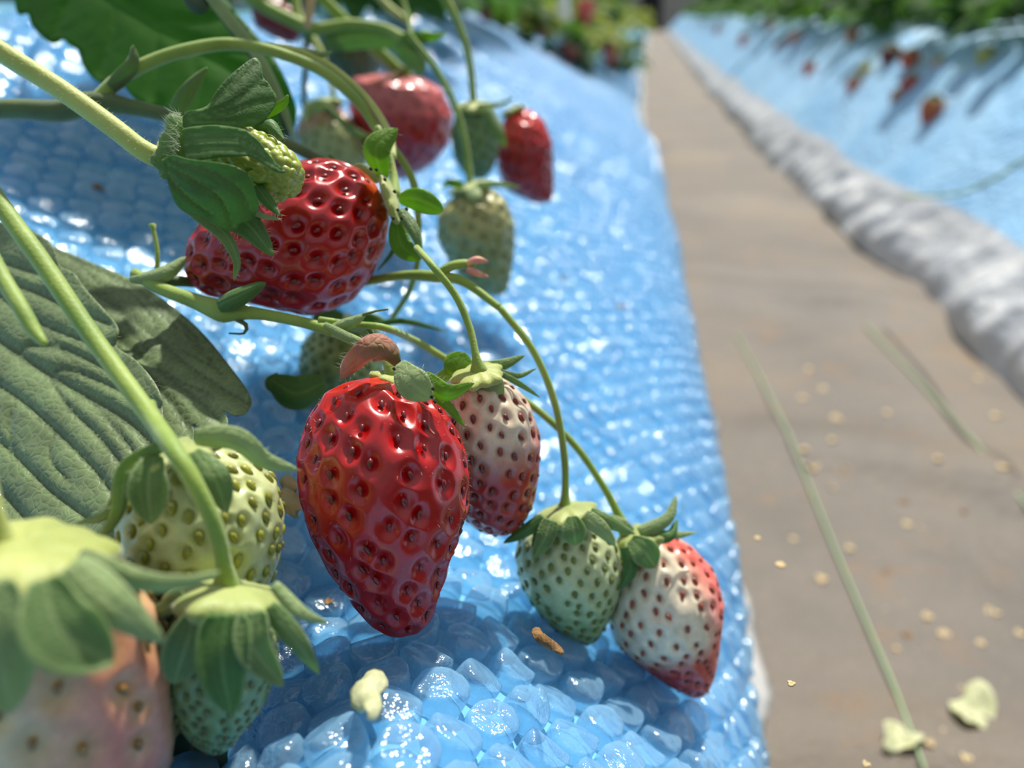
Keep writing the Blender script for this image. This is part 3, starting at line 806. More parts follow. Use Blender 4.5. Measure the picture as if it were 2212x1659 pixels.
tube('stem', [(815, 275, .206, 8), (838, 330, .206, 8), (850, 380, .205, 9), (852, 425, .203, 16)], M['stem'], t)
D = .196
sepal(cx, [(828, 385, 2), (812, 320, -2), (858, 277, 0)], 62, 'sepal_bright', D, shape='spoon', cup=.3, roll=20, fringe=40)
sepal(cx, [(862, 428, 2), (905, 432, 0), (957, 456, 2)], 50, 'sepal_bright', D, shape='oval', cup=.25, fringe=30)
sepal(cx, [(855, 470, 2), (868, 530, 0), (910, 560, 0)], 46, 'sepal_bright', D, cup=.3, shape='oval')
sepal(cx, [(866, 452, 0), (896, 500, -2), (911, 552, -1)], 34, 'sepal', D-.002, cup=.4, roll=20)
sepal(cx, [(820, 390, 4), (780, 362, 4), (752, 368, 4)], 26, 'sepal_pale', D+.006, cup=.3)
sepal(cx, [(745, 372, 6), (722, 350, 6), (711, 330, 6)], 20, 'sepal_dark', D+.008, cup=.4)
sepal(cx, [(848, 500, 6), (850, 540, 6), (815, 585, 8)], 12, 'sepal_dark', D+.01, cup=.2)
for x, y in ((800, 363), (830, 386), (851, 412), (848, 470), (866, 470), (858, 452), (877, 450), (812, 365)):
    tube('dark_spot', [(x, y, .1915, 3.6), (x+3, y+4, .1915, 3)], M['blackbit'], cx, 6)

# ------------------------------------------------------------------ C, tiny green fruit in large sepals
t = thing('strawberry', P(380, 310, .165), 'tiny unripe green strawberry wrapped in large hairy sepals at upper left', 'strawberry')
fr = fruit(t, (440, 322, .168), (645, 392, .163), [(440, 395), (500, 425), (560, 432), (610, 420), (640, 405)],
           [(470, 285), (520, 280), (580, 300), (625, 335), (645, 372)],
           lambda S, PH, nz: np.tile(C_(150, 166, 56), (len(S), 1))*(1+.15*nz[:, None]), M['pale'], nseeds=260, pit=.0011, seedlen=0, seedcol=C_(150, 160, 50),
           ns=130, nphi=200, lump=.01, bead=True, styles=.0015)
P_C = [(-70, 62, .150, 22), (0, 110, .152, 22), (130, 193, .155, 22), (240, 272, .158, 22), (305, 322, .160, 22), (345, 338, .162, 24), (378, 318, .163, 34), (400, 308, .165, 40)]
st = tube('stem', P_C, M['stem_lit'], t, sides=18)
tube_hairs(st, P_C, 500, .0012)
cx = crown(t, (400, 330, .165), 82, 30, M['sepal'], fr['axis'])
K = lambda pts: [(330+x/5.924, 100+y/5.924) for x, y in pts]
def flatd(cx0, cy0, d0, gx, gy, curv, rr):
    return lambda x, y: d0+gx*(x-cx0)*1e-5+gy*(y-cy0)*1e-5+curv*(((x-cx0)**2+(y-cy0)**2)/rr**2)*.001
leaf_poly('sepal', K([(380, 900), (460, 830), (620, 800), (720, 740), (800, 590), (900, 460), (1080, 290), (1290, 150), (1380, 220), (1400, 320), (1420, 410), (1480, 470), (1530, 560), (1580, 640), (1560, 760), (1480, 890), (1380, 980), (1200, 1030), (1000, 1040), (800, 1000), (560, 1020), (400, 1040)]),
          flatd(440, 240, .157, 3, 0, 4, 170), M['sepal_dark'], cx, veins=[K([(420, 930), (900, 800), (1250, 560), (1400, 420)]), K([(440, 880), (750, 720), (1000, 480), (1250, 180)]), K([(430, 900), (820, 700), (1060, 500), (1330, 230)]), K([(450, 960), (900, 870), (1300, 740), (1540, 700)]), K([(500, 980), (1000, 980), (1350, 940)]), K([(1100, 720), (1300, 540), (1500, 520)])], step=6, vw=2.4, groove=.0002)
leaf_poly('sepal', K([(390, 1060), (520, 1030), (800, 1010), (1050, 1040), (1200, 1080), (1330, 1180), (1450, 1330), (1560, 1470), (1700, 1610), (1560, 1600), (1380, 1480), (1250, 1410), (1080, 1410), (860, 1420), (640, 1450), (430, 1480)]),
          flatd(450, 290, .152, -1, -2, 4, 230), M['sepal_dark'], cx, veins=[K([(420, 1230), (800, 1200), (1150, 1230), (1450, 1420), (1680, 1600)]), K([(450, 1150), (850, 1110), (1200, 1170), (1400, 1340)]), K([(450, 1330), (850, 1310), (1150, 1330), (1400, 1460)])], step=6, vw=2.6, groove=.0003)
K1 = lambda pts: [(x/3.16, y/3.16) for x, y in pts]
leaf_poly('sepal', K1([(1110, 1090), (1180, 1060), (1300, 1090), (1500, 1110), (1640, 1150), (1710, 1220), (1745, 1320), (1765, 1420), (1710, 1500), (1630, 1530), (1610, 1585), (1520, 1560), (1400, 1490), (1260, 1445), (1190, 1370), (1150, 1250)]),
          flatd(450, 400, .150, 0, 3, 5, 140), M['sepal_dark'], cx, veins=[K1([(1150, 1120), (1350, 1230), (1520, 1360), (1600, 1560)]), K1([(1180, 1090), (1450, 1160), (1650, 1300), (1720, 1450)]), K1([(1150, 1180), (1280, 1330), (1450, 1460)])], step=6, vw=3, groove=.0006)
D = .158
sepal(cx, [(455, 440, 2), (530, 480, 0), (590, 552, 0)], 78, 'sepal_dark', D, shape='lance', cup=.3, roll=10, fringe=60)
sepal(cx, [(405, 445, 2), (480, 500, 0), (512, 560, 0), (506, 606, 1)], 40, 'sepal', D, cup=.5, roll=30, fringe=70)
sepal(cx, [(545, 390, 2), (575, 430, 1), (605, 466, 0)], 34, 'sepal_dark', D, cup=.4, fringe=40)
sepal(cx, [(540, 455, 2), (570, 465, 1), (606, 474, 1)], 20, 'sepal_pale', D, cup=.5, roll=50, fringe=20)
sepal(cx, [(530, 285, 6), (580, 268, 5), (614, 302, 5)], 44, 'sepal_dark', D, cup=.6, roll=30, fringe=30)
sepal(cx, [(560, 250, 8), (610, 225, 8), (622, 205, 8)], 30, 'sepal_bright', D, cup=.3)
n = 260; a = rng.uniform(2.2, 4.6, n); rr = rng.uniform(20, 58, n)
bs = np.array([P(398+r*math.cos(q)*.5, 300+r*math.sin(q), .160+rng.uniform(-.004, .004)) for q, r in zip(a, rr)])
hairs(cx, bs, nrm(-rgt*.9+upv*rng.uniform(-.2, 1.0, (n, 1))+rng.normal(0, .35, (n, 3))), .0036, .00003)

# ------------------------------------------------------------------ D, white-green fruit left
t = thing('strawberry', P(390, 960, .14), 'whitish green unripe strawberry with olive seeds behind the slanting green stalk', 'strawberry')
gs = lambda S, PH, nz: C_(196, 206, 150)[None]*(1-.25*S[:, None])*(1+.05*nz[:, None])
fr = fruit(t, (400, 965, .146), (455, 1370, .158),
           [(330, 985), (285, 1030), (266, 1100), (265, 1170), (285, 1240), (330, 1310), (390, 1350)],
           [(470, 965), (540, 990), (590, 1030), (607, 1090), (605, 1160), (590, 1230), (550, 1300), (510, 1345)],
           gs, M['pale'], nseeds=210, pit=.00055, pitr=.4, seedlen=.0014, seedcol=C_(140, 142, 44), ns=170, nphi=240, lump=.02, seedproud=.1, seedwide=.5, styles=.0012,
           pitcol=(C_(170, 176, 90), .7))
tube('stem', [(322, 870, .139, 13), (335, 915, .138, 13), (350, 955, .137, 15), (372, 985, .14, 26)], M['stem'], t)
cx = crown(t, (385, 980, .138), 78, 20, M['crown'], fr['axis'], .25)
D = .131
sepal(cx, [(418, 945, 4), (510, 950, 1), (570, 995, 3), (645, 1016, 6)], 62, 'sepal_pale', D, cup=.4, roll=-15, fringe=60)
sepal(cx, [(420, 975, 1), (462, 1030, -1), (490, 1105, 1)], 66, 'sepal', D, shape='spoon', cup=.2)
sepal(cx, [(335, 985, 1), (320, 1040, -1), (326, 1132, 0)], 82, 'sepal', D, shape='spoon', cup=-.2, fringe=40)
sepal(cx, [(350, 965, 1), (275, 1015, 1), (255, 1110, 2), (200, 1190, 5)], 48, 'sepal', D, cup=.4, roll=30, fringe=40)
sepal(cx, [(270, 1040, 4), (235, 1110, 4), (165, 1132, 6)], 34, 'sepal', D, cup=.5, roll=30, fringe=30)

# ------------------------------------------------------------------ E, green fruit in front
t = thing('strawberry', P(490, 1250, .1342), 'dark green unripe strawberry with drooping sepals, hanging on the slanting stalk at lower left', 'strawberry')
fr = fruit(t, (480, 1300, .1364), (470, 1625, .1430), [(400, 1310), (352, 1370), (350, 1440), (375, 1520), (420, 1590)],
           [(560, 1310), (600, 1370), (598, 1430), (575, 1500), (530, 1570), (500, 1610)],
           lambda S, PH, nz: np.tile(C_(120, 142, 92), (len(S), 1))*(1+.1*nz[:, None]), M['pale'], nseeds=260, pit=.0004, pitr=.4, seedlen=.0007, seedcol=C_(96, 100, 44), ns=120, nphi=170, styles=.0012, pitcol=(C_(90, 110, 60), .5))
P_E = [(-90, 300, .152, 18), (0, 440, .150, 19), (90, 565, .147, 20), (200, 728, .143, 20), (320, 893, .136, 20), (372, 968, .127, 20), (415, 1035, .125, 19), (465, 1140, .127, 18), (485, 1225, .130, 18), (490, 1270, .132, 34)]
st = tube('stem', P_E, M['stem'], t, sides=18); tube_hairs(st, P_E, 500, .0006)
cx = crown(t, (488, 1300, .1320), 118, 42, M['crown'], fr['axis']+(-fwd)*.25, .12)
D = .1232
sepal(cx, [(590, 1262, 5), (650, 1322, 4), (710, 1346, 6)], 36, 'sepal_pale', D, cup=.3)
sepal(cx, [(580, 1310, 3), (640, 1385, 3), (690, 1456, 6)], 58, 'sepal', D, cup=.3, roll=-15)
sepal(cx, [(545, 1320, 0), (548, 1400, -1), (612, 1482, 2)], 92, 'sepal', D, cup=-.2, shape='lance')
sepal(cx, [(490, 1325, -1), (480, 1430, -2), (500, 1545, 1)], 135, 'sepal_dark', D, cup=-.3, shape='lance')
sepal(cx, [(425, 1320, 1), (400, 1400, 0), (376, 1478, 3)], 92, 'sepal', D, cup=-.2, shape='spoon')
sepal(cx, [(400, 1290, 4), (345, 1320, 5), (315, 1345, 7)], 44, 'sepal', D, cup=.3)

# ------------------------------------------------------------------ F, blurred big fruit at the corner
t = thing('strawberry', P(60, 1190, .1062), 'large blurred cream and pink strawberry cut off by the lower left corner', 'strawberry')
cf = two(C_(216, 200, 160), C_(214, 190, 150), .3, 1, .1)
def colF(S, PH, nz):
    b = cf(S, PH, nz); t_ = np.clip(np.clip(np.cos(PH-5.9), 0, 1)**3*1.2*(.8+.3*nz), 0, 1)[:, None]*np.clip(1.3-S, 0, 1)[:, None]
    return b*(1-t_)+C_(216, 92, 78)[None]*t_
fr = fruit(t, (85, 1200, .1180), (140, 1900, .1475), [(-60, 1230), (-130, 1350), (-150, 1500), (-120, 1650), (0, 1830)],
           [(230, 1215), (310, 1290), (355, 1400), (368, 1500), (355, 1600), (320, 1710), (250, 1830)],
           colF, M['pale'], nseeds=130, pit=.0006, pitr=.42, seedlen=.0011, seedcol=C_(140, 100, 40), ns=140, nphi=200, seedproud=.1, pitcol=(C_(190, 160, 90), .6))
tube('stem', [(-40, 960, .1086, 20), (-20, 1080, .1074, 20), (-5, 1170, .1086, 34)], M['stem_lit'], t)
cx = crown(t, (55, 1215, .1109), 175, 62, M['crownY'], fr['axis']+(-fwd)*.2, .1)
D = .0979
sepal(cx, [(170, 1200, 8), (300, 1255, 8), (400, 1258, 10), (475, 1235, 13)], 58, 'sepal_pale', D, cup=.4, roll=-20)
sepal(cx, [(150, 1220, 2), (250, 1310, 2), (355, 1388, 6)], 112, 'sepal_pale', D, cup=.25)
sepal(cx, [(95, 1250, -1), (130, 1360, -2), (245, 1432, 1)], 150, 'sepal', D, shape='spoon', cup=-.25)
sepal(cx, [(-5, 1250, -1), (-10, 1390, -2), (28, 1538, 0)], 150, 'sepal_pale', D, shape='spoon', cup=-.2)
sepal(cx, [(-60, 1240, 1), (-110, 1330, 1), (-130, 1430, 3)], 120, 'sepal', D)

# ------------------------------------------------------------------ G behind the hero
t = thing('strawberry', P(1040, 800, .1811), 'half ripe strawberry, white shoulders and red tip, just behind the big red one', 'strawberry')
fr = fruit(t, (1045, 815, .1855), (1095, 1146, .2065), [(990, 830), (955, 880), (945, 940), (950, 1010), (975, 1075), (1020, 1125), (1060, 1142)],
           [(1100, 830), (1145, 870), (1167, 930), (1166, 1000), (1158, 1060), (1135, 1115), (1118, 1136)],
           two(C_(222, 206, 178), C_(176, 32, 22), .14, .52, .07, (0.0, .12)), M['pale'], nseeds=150, pit=.0006, pitr=.36, seedlen=.0011, seedcol=C_(124, 40, 26), ns=150, nphi=210, seedproud=.15,
           pitcol=(C_(190, 120, 80), .3))
tube('stem', [(900, 535, .1897, 7), (935, 575, .1811, 8), (985, 640, .1820, 8), (1015, 710, .1820, 8), (1028, 770, .1811, 9), (1034, 800, .1820, 20)], M['stem'], t)
cx = crown(t, (1032, 812, .1829), 56, 18, M['crownY'], fr['axis'])
D = .1851
sepal(cx, [(992, 812, 0), (990, 792, -1), (1006, 763, 0)], 66, 'sepal_bright', D, shape='oval', cup=.2)
sepal(cx, [(1040, 800, -1), (1055, 832, -3), (1084, 867, -2)], 62, 'sepal_pale', D, shape='spoon', cup=-.1)
sepal(cx, [(1035, 795, 2), (1085, 788, 2), (1133, 768, 4)], 32, 'sepal', D, cup=.3)
sepal(cx, [(1070, 800, 0), (1118, 812, 1), (1158, 796, 3)], 16, 'sepal', D, cup=.3)
sepal(cx, [(1080, 806, 0), (1120, 828, 0), (1166, 858, 2)], 16, 'sepal', D, cup=.3)
sepal(cx, [(1000, 806, 1), (965, 812, 2), (935, 828, 5)], 44, 'sepal', D, cup=.3, roll=20)

# ------------------------------------------------------------------ H and I, the pair at right
t = thing('strawberry', P(1215, 1110, .2046), 'small pale green strawberry with olive seeds, left one of the lower right pair', 'strawberry')
fr = fruit(t, (1222, 1105, .2102), (1268, 1386, .2232), [(1165, 1118), (1125, 1155), (1111, 1200), (1120, 1250), (1150, 1300), (1190, 1345), (1230, 1376)],
           [(1280, 1112), (1325, 1150), (1345, 1200), (1342, 1250), (1325, 1305), (1308, 1350), (1292, 1375)],
           two(C_(196, 204, 156), C_(142, 172, 116), .1, .9), M['pale'], nseeds=210, pit=.0005, pitr=.36, seedlen=.0011, seedcol=C_(104, 112, 30), ns=140, nphi=200, seedproud=.15, pitcol=(C_(150, 164, 90), .5))
tube('stem', [(1080, 665, .2009, 8), (1150, 755, .2018, 8), (1197, 865, .2037, 8), (1219, 985, .2055, 8), (1221, 1070, .2065, 9), (1220, 1098, .2074, 20)], M['stem'], t)
cx = crown(t, (1226, 1112, .2065), 66, 22, M['crown'], fr['axis']+(-fwd)*.2)
D = .1990
sepal(cx, [(1175, 1118, 0), (1130, 1150, 0), (1087, 1173, 2)], 34, 'sepal_dark', D, cup=.3)
sepal(cx, [(1190, 1122, -1), (1176, 1165, -2), (1153, 1207, -1)], 52, 'sepal', D, cup=.2)
sepal(cx, [(1236, 1115, -2), (1240, 1150, -3), (1243, 1178, -2)], 54, 'sepal', D, cup=-.1, shape='spoon')
sepal(cx, [(1262, 1112, -1), (1298, 1142, -2), (1330, 1180, 0)], 44, 'sepal_pale', D, cup=.2)
sepal(cx, [(1275, 1105, 1), (1320, 1130, 0), (1372, 1154, 4)], 34, 'sepal', D, cup=.3)

t = thing('strawberry', P(1375, 1150, .2139), 'white strawberry blushing pink with a red tip, rightmost on the near bed', 'strawberry')
def colI(S, PH, nz):
    a = two(C_(232, 218, 190), C_(190, 34, 30), .50, .74, .06)(S, PH, nz)
    e = np.clip((np.cos(PH+.35)-.72)*4+.2*nz, 0, 1)[:, None]
    return a*(1-e)+C_(236, 96, 84)[None]*e
fr = fruit(t, (1385, 1160, .2195), (1508, 1500, .2325), [(1345, 1205), (1318, 1265), (1306, 1320), (1322, 1375), (1360, 1410), (1410, 1450), (1460, 1485)],
           [(1440, 1158), (1500, 1185), (1540, 1225), (1557, 1280), (1556, 1340), (1548, 1410), (1535, 1470), (1528, 1490)],
           colI, M['pale'], nseeds=190, pit=.0006, pitr=.34, seedlen=.0011, seedcol=C_(140, 60, 40), ns=160, nphi=220, seedproud=.15, pitcol=(C_(200, 130, 100), .35))
tube('stem', [(690, 690, .1862, 7), (760, 700, .1879, 7), (830, 708, .1837, 8), (900, 738, .2009, 8), (980, 785, .2083, 8), (1080, 832, .2120, 8), (1160, 885, .2130, 8), (1240, 960, .2148, 8), (1300, 1045, .2158, 8), (1335, 1110, .2158, 10), (1352, 1150, .2158, 16)], M['stem'], t)
cx = crown(t, (1385, 1162, .2148), 54, 20, M['crown'], fr['axis'])
D = .2083
sepal(cx, [(1362, 1165, -1), (1392, 1192, -3), (1416, 1226, -2)], 62, 'sepal', D, cup=-.1, shape='spoon')
sepal(cx, [(1352, 1180, 0), (1362, 1230, -1), (1338, 1275, 1)], 40, 'sepal_dark', D, cup=.3)
sepal(cx, [(1380, 1150, 2), (1440, 1122, 2), (1462, 1070, 5)], 34, 'sepal_pale', D, cup=.4)
sepal(cx, [(1395, 1160, 2), (1445, 1158, 1), (1463, 1122, 4)], 32, 'sepal_dark', D, cup=.4)
sepal(cx, [(1400, 1148, 2), (1455, 1156, 2), (1504, 1150, 5)], 22, 'sepal_pale', D, cup=.3)
sepal(cx, [(1365, 1150, 2), (1340, 1130, 1), (1310, 1112, 3)], 30, 'sepal_pale', D, cup=.3)

# ------------------------------------------------------------------ J small green one behind
t = thing('strawberry', P(740, 700, .25), 'small dark green unripe strawberry half hidden above the big red one', 'strawberry')
fr = fruit(t, (740, 690, .262), (718, 885, .268), [(690, 700), (652, 745), (645, 790), (660, 840), (690, 875)], [(790, 700), (830, 750), (828, 800), (800, 850), (750, 880)],
           two(C_(150, 164, 92), C_(118, 140, 80), .1, .9), M['pale'], nseeds=190, pit=.0005, pitr=.4, seedlen=.0009, seedcol=C_(96, 110, 30), ns=90, nphi=130, pitcol=(C_(110, 126, 50), .5))
tube('stem', [(905, 480, .222, 6), (903, 560, .226, 6), (888, 620, .232, 6), (862, 665, .240, 6), (835, 700, .248, 6), (790, 716, .254, 8)], M['stem'], t)
cx = crown(t, (745, 698, .256), 54, 18, M['crown'], fr['axis'])
D = .243
sepal(cx, [(700, 826, -30), (640, 850, -33), (583, 818, -32)], 78, 'sepal_dark', D, cup=.3, shape='oval', roll=10)
sepal(cx, [(620, 838, -31), (588, 828, -32), (600, 805, -31)], 44, 'sepal_dark', D, cup=.3, shape='lance')
sepal(cx, [(760, 700, -4), (800, 688, -6), (842, 700, -6)], 30, 'sepal_dark', D, cup=.3)
sepal(cx, [(790, 706, -6), (870, 694, -8), (966, 716, -6)], 17, 'sepal_dark', D, cup=.3)
sepal(cx, [(795, 712, -4), (825, 735, -5), (843, 758, -4)], 22, 'sepal_dark', D, cup=.3)
sepal(cx, [(740, 690, 2), (700, 680, 1), (670, 700, 0)], 40, 'sepal_dark', D, cup=.3)

# ------------------------------------------------------------------ blurred berries behind
def midberry(label, top, tip, left, right, colfn, mat, stem=None, seeds=110, seedcol=None, seplist=(), sd=None, ns=110, nphi=160, pit=.0007, crownsz=(40, 14), crownmat='crown', stemmat='stem'):
    t = thing('strawberry', P(top[0], top[1], top[2]), label, 'strawberry')
    fr = fruit(t, top, tip, left, right, colfn, mat, nseeds=seeds, pit=pit, pitr=.4, seedlen=.0010, seedcol=seedcol if seedcol is not None else C_(130, 40, 24), ns=ns, nphi=nphi)
    if stem: tube('stem', stem, M[stemmat], t, sides=8)
    cx = crown(t, (top[0], top[1], top[2]-.002), crownsz[0], crownsz[1], M[crownmat], fr['axis'])
    for pts, w, m_ in seplist: sepal(cx, pts, w, m_, sd or top[2]-.01, cup=.3, thick=.0004)
    return t
midberry('broad two-lobed pinkish red blurred strawberry near the top centre', (868, 160, .38), (862, 388, .40),
         [(800, 138), (762, 175), (752, 230), (762, 290), (795, 340), (835, 375)], [(910, 160), (955, 185), (980, 240), (972, 300), (940, 345), (895, 375)],
         two(C_(214, 110, 110), C_(176, 26, 34), .05, .6), M['red'],
         stem=[(690, -10, .34, 12), (745, 45, .35, 13), (800, 95, .36, 14), (868, 158, .372, 13)], crownsz=(24, 10), seplist=[([(868, 165, 0), (860, 150, -2), (845, 175, -6)], 24, 'withered'), ([(875, 160, 0), (885, 140, 0), (895, 120, 0)], 22, 'sepal')])
midberry('pale green and pink blurred strawberry left of the broad red one', (700, 225, .37), (735, 385, .38), [(655, 240), (638, 290), (650, 340), (690, 375)], [(740, 235), (775, 280), (795, 330), (790, 365), (760, 385)],
         two(C_(214, 150, 130), C_(170, 176, 120), .05, .4), M['pale'], seedcol=C_(120, 120, 50),
         stem=[(640, 20, .36, 6), (690, 105, .365, 7), (720, 200, .366, 6), (715, 225, .368, 6)], seplist=[([(700, 225, -4), (670, 235, -6), (655, 265, -8)], 36, 'sepal_pale'), ([(700, 225, 0), (760, 280, -6), (815, 300, -4)], 20, 'sepal')])
midberry('blurred green strawberry under a vertical stalk beside a red one', (1025, 232, .345), (1035, 388, .36), [(985, 245), (972, 290), (980, 340), (1005, 378)], [(1065, 240), (1082, 285), (1078, 330), (1060, 372)],
         two(C_(110, 140, 90), C_(84, 118, 74), .1, .9), M['pale'], seedcol=C_(90, 110, 50), stem=[(950, -30, .33, 8), (985, 40, .333, 8), (1012, 120, .337, 8), (1024, 225, .343, 8)], crownmat='crownY', crownsz=(44, 12),
         seplist=[([(1030, 230, 0), (1080, 225, 4), (1110, 210, 8)], 14, 'sepal_pale'), ([(1050, 235, -4), (1080, 290, -8), (1092, 320, -6)], 34, 'sepal')])
midberry('blurred deep red pointed strawberry right of the green one', (1110, 240, .375), (1186, 437, .385), [(1085, 262), (1070, 310), (1072, 360), (1090, 405), (1130, 428)], [(1145, 238), (1175, 262), (1193, 310), (1196, 360), (1197, 420)],
         two(C_(214, 40, 34), C_(160, 14, 24), .05, .5), M['red'], crownsz=(26, 10))
midberry('blurred olive green strawberry tapering down above the bubble wrap', (1020, 405, .315), (1080, 638, .33), [(965, 418), (943, 460), (942, 510), (965, 560), (1000, 605), (1040, 632)], [(1060, 405), (1095, 430), (1112, 480), (1110, 540), (1103, 600), (1095, 630)],
         two(C_(178, 172, 112), C_(132, 146, 92), .05, .6), M['pale'], seedcol=C_(120, 124, 60), stem=[(880, 70, .30, 6), (945, 155, .303, 7), (985, 235, .306, 7), (1006, 315, .31, 7), (1016, 400, .314, 8)],
         crownsz=(46, 12), seplist=[([(1030, 400, 0), (1075, 398, 0), (1125, 404, 2)], 16, 'sepal_pale'), ([(1020, 405, -3), (1025, 425, -6), (1030, 440, -6)], 40, 'sepal_pale'), ([(1000, 400, 0), (970, 395, 0), (955, 405, 2)], 22, 'sepal_bright')])
midberry('dark green blurred strawberry below the crossing stems at top', (745, 55, .42), (775, 190, .43), [(700, 70), (690, 110), (710, 150)], [(800, 70), (825, 110), (815, 160)],
         two(C_(70, 92, 48), C_(60, 84, 44), .1, .9), M['pale'], seedcol=C_(60, 80, 30), crownsz=(30, 10))
midberry('dark red blurred strawberry peeking out at the top left of centre', (560, 0, .40), (640, 90, .41), [(540, 20), (550, 55), (590, 80)], [(600, -5), (640, 25), (650, 60)],
         two(C_(140, 20, 20), C_(120, 10, 16), .1, .9), M['red'], crownsz=(20, 8))

# ------------------------------------------------------------------ fruit stalks that carry them
def stalk(label, pts, mat='stem', parts=(), hair=0, hl=.0008, sides=14, nodes=()):
    t = thing('fruit_stalk', P(pts[0][0], pts[0][1], pts[0][2]), label, 'stalk')
    s = tube('stalk', pts, M[mat], t, sides=sides)
    if hair: tube_hairs(s, pts, hair, hl)
    return t
t = stalk('dark thick stalk crossing the upper left corner behind the hairy sepals', [(-70, 238, .215, 20), (40, 236, .215, 22), (130, 240, .215, 24), (210, 222, .215, 24), (300, 235, .216, 17), (390, 255, .217, 15), (470, 265, .22, 13), (560, 285, .222, 12), (640, 320, .222, 12), (712, 358, .222, 12)], 'stem_dark')
P1 = [(205, 225, .215, 18), (262, 168, .215, 15), (350, 124, .216, 14), (450, 99, .217, 14), (520, 97, .218, 13), (610, 117, .218, 12), (700, 156, .219, 12), (775, 222, .22, 11), (822, 290, .22, 10), (868, 345, .221, 8), (896, 405, .222, 8), (905, 490, .222, 7)]
s = tube('branch', P1, M['stem'], t); tube_hairs(s, P1, 400, .0006)
P2 = [(480, 96, .222, 8), (560, 98, .222, 8), (650, 113, .222, 8), (720, 148, .222, 8), (795, 216, .221, 8), (842, 290, .214, 7), (850, 340, .209, 7)]
s = tube('branch', P2, M['stem_lit'], t); tube_hairs(s, P2, 300, .0006)
blade('bract', [(240, 190, .213), (285, 140, .212), (288, 98, .212)], 40, M['stem_dark'], t, cup=.4)
blade('bract', [(375, 250, .21), (400, 205, .208), (448, 146, .208)], 40, M['stem_dark'], t, cup=.4)
blade('bract', [(640, 108, .222), (690, 118, .221), (718, 112, .221)], 18, M['sepal_pale'], t, cup=.5)
PA = [(290, 590, .196, 12), (345, 622, .194, 14), (420, 650, .192, 17), (478, 672, .19, 24), (505, 674, .189, 20), (560, 678, .188, 13), (650, 695, .187, 12), (722, 716, .186, 13)]
t = stalk('green fruit stalk running under the left-pointing red strawberry to the big one', PA, 'stem', hair=500, hl=.0006)
blade('bract', [(470, 660, .186), (515, 640, .184), (574, 610, .184)], 52, M['sepal_dark'], t, cup=.5, roll=20, shape='lance')
tube('bract', [(512, 690, .189, 6), (532, 703, .188, 5), (527, 720, .188, 3), (495, 720, .188, 2)], M['stem_dark'], t, 8)
blade('bract', [(712, 712, .185), (765, 692, .182), (790, 678, .182)], 34, M['sepal_pale'], t, cup=.6, roll=20)
tube('bract', [(785, 680, .182, 4), (812, 672, .182, 2.5), (838, 668, .182, 2.5)], M['stem_dark'], t, 8)
blade('bract', [(700, 700, .185), (760, 730, .178), (800, 745, .176)], 18, M['sepal_pale'], t, cup=.5)
tube('bract', [(338, 600, .2, 5), (340, 545, .2, 5), (331, 495, .2, 5), (329, 486, .2, 8)], M['stem'], t, 8)
blade('bract', [(280, 603, .194), (350, 590, .193), (402, 555, .196)], 34, M['sepal_pale'], t, cup=.7, roll=20, shape='oval')
tube('branch', [(335, 604, .198, 14), (420, 610, .204, 11), (520, 622, .212, 10), (640, 630, .222, 10), (700, 626, .222, 10)], M['stem_dark'], t)
PH_ = [(690, 628, .222, 9), (790, 608, .214, 9), (870, 595, .209, 10), (940, 597, .205, 13), (1000, 608, .203, 10), (1080, 665, .201, 8)]
t = stalk('thin green stalk arching right from behind the left-pointing red strawberry', PH_, 'stem', hair=200, hl=.0005)
tube('bud', [(945, 592, .204, 10), (975, 575, .203, 10), (1005, 570, .203, 10), (1025, 572, .203, 8)], M['stem'], t)
blade('bud_tip', [(1008, 572, .202), (1030, 562, .202), (1055, 565, .203)], 20, M['pink'], t, cup=.5)
blade('bud_tip', [(1008, 582, .202), (1030, 590, .202), (1055, 598, .203)], 18, M['pink'], t, cup=.5)
t = stalk('short green stalk ending bluntly over the big leaf at left edge', [(-60, 470, .142, 17), (0, 590, .139, 17), (45, 665, .136, 17), (72, 712, .135, 15), (96, 742, .134, 8)], 'stem', hair=150, hl=.0005)
t = stalk('blurred thick stalk at the top with leafy bracts', [(490, -40, .34, 14), (560, 8, .34, 15), (620, 40, .34, 15), (680, 62, .34, 14), (760, 52, .34, 11), (830, 62, .34, 11), (880, 84, .335, 11), (925, 72, .335, 8)], 'stem', sides=10)
blade('bract', [(870, 82, .333), (930, 80, .333), (965, 72, .334)], 30, M['sepal_bright'], t, cup=.3)
blade('bract', [(700, 90, .345), (800, 80, .345), (900, 105, .345)], 60, M['sepal'], t, cup=.3)
blade('bract', [(860, 90, .338), (900, 130, .338), (910, 165, .338)], 60, M['sepal'], t, cup=.3)
t = stalk('blurred peach coloured dry stalk standing at the top edge', [(676, -40, .33, 10), (668, 20, .33, 10), (664, 60, .332, 8)], 'stem_dry', sides=10)
stalk('thin olive stalk hanging down beside the pale green and pink strawberry', [(664, 60, .345, 6), (660, 140, .35, 6), (656, 225, .355, 6)], 'stem_dark', sides=8)
stalk('thin blurred yellowish stalk slanting down in the top centre', [(640, -30, .345, 8), (645, 30, .345, 8), (690, 110, .348, 8), (700, 130, .348, 7)], 'stem_lit', sides=8)
stalk('thin blurred green stalk slanting right at the top edge', [(800, -30, .4, 8), (840, 15, .4, 8), (880, 45, .4, 7)], 'stem_lit', sides=8)
stalk('thin blurred green stalk dropping between bracts near the top centre', [(860, -30, .39, 6), (875, 20, .39, 6), (890, 80, .385, 6)], 'stem', sides=8)

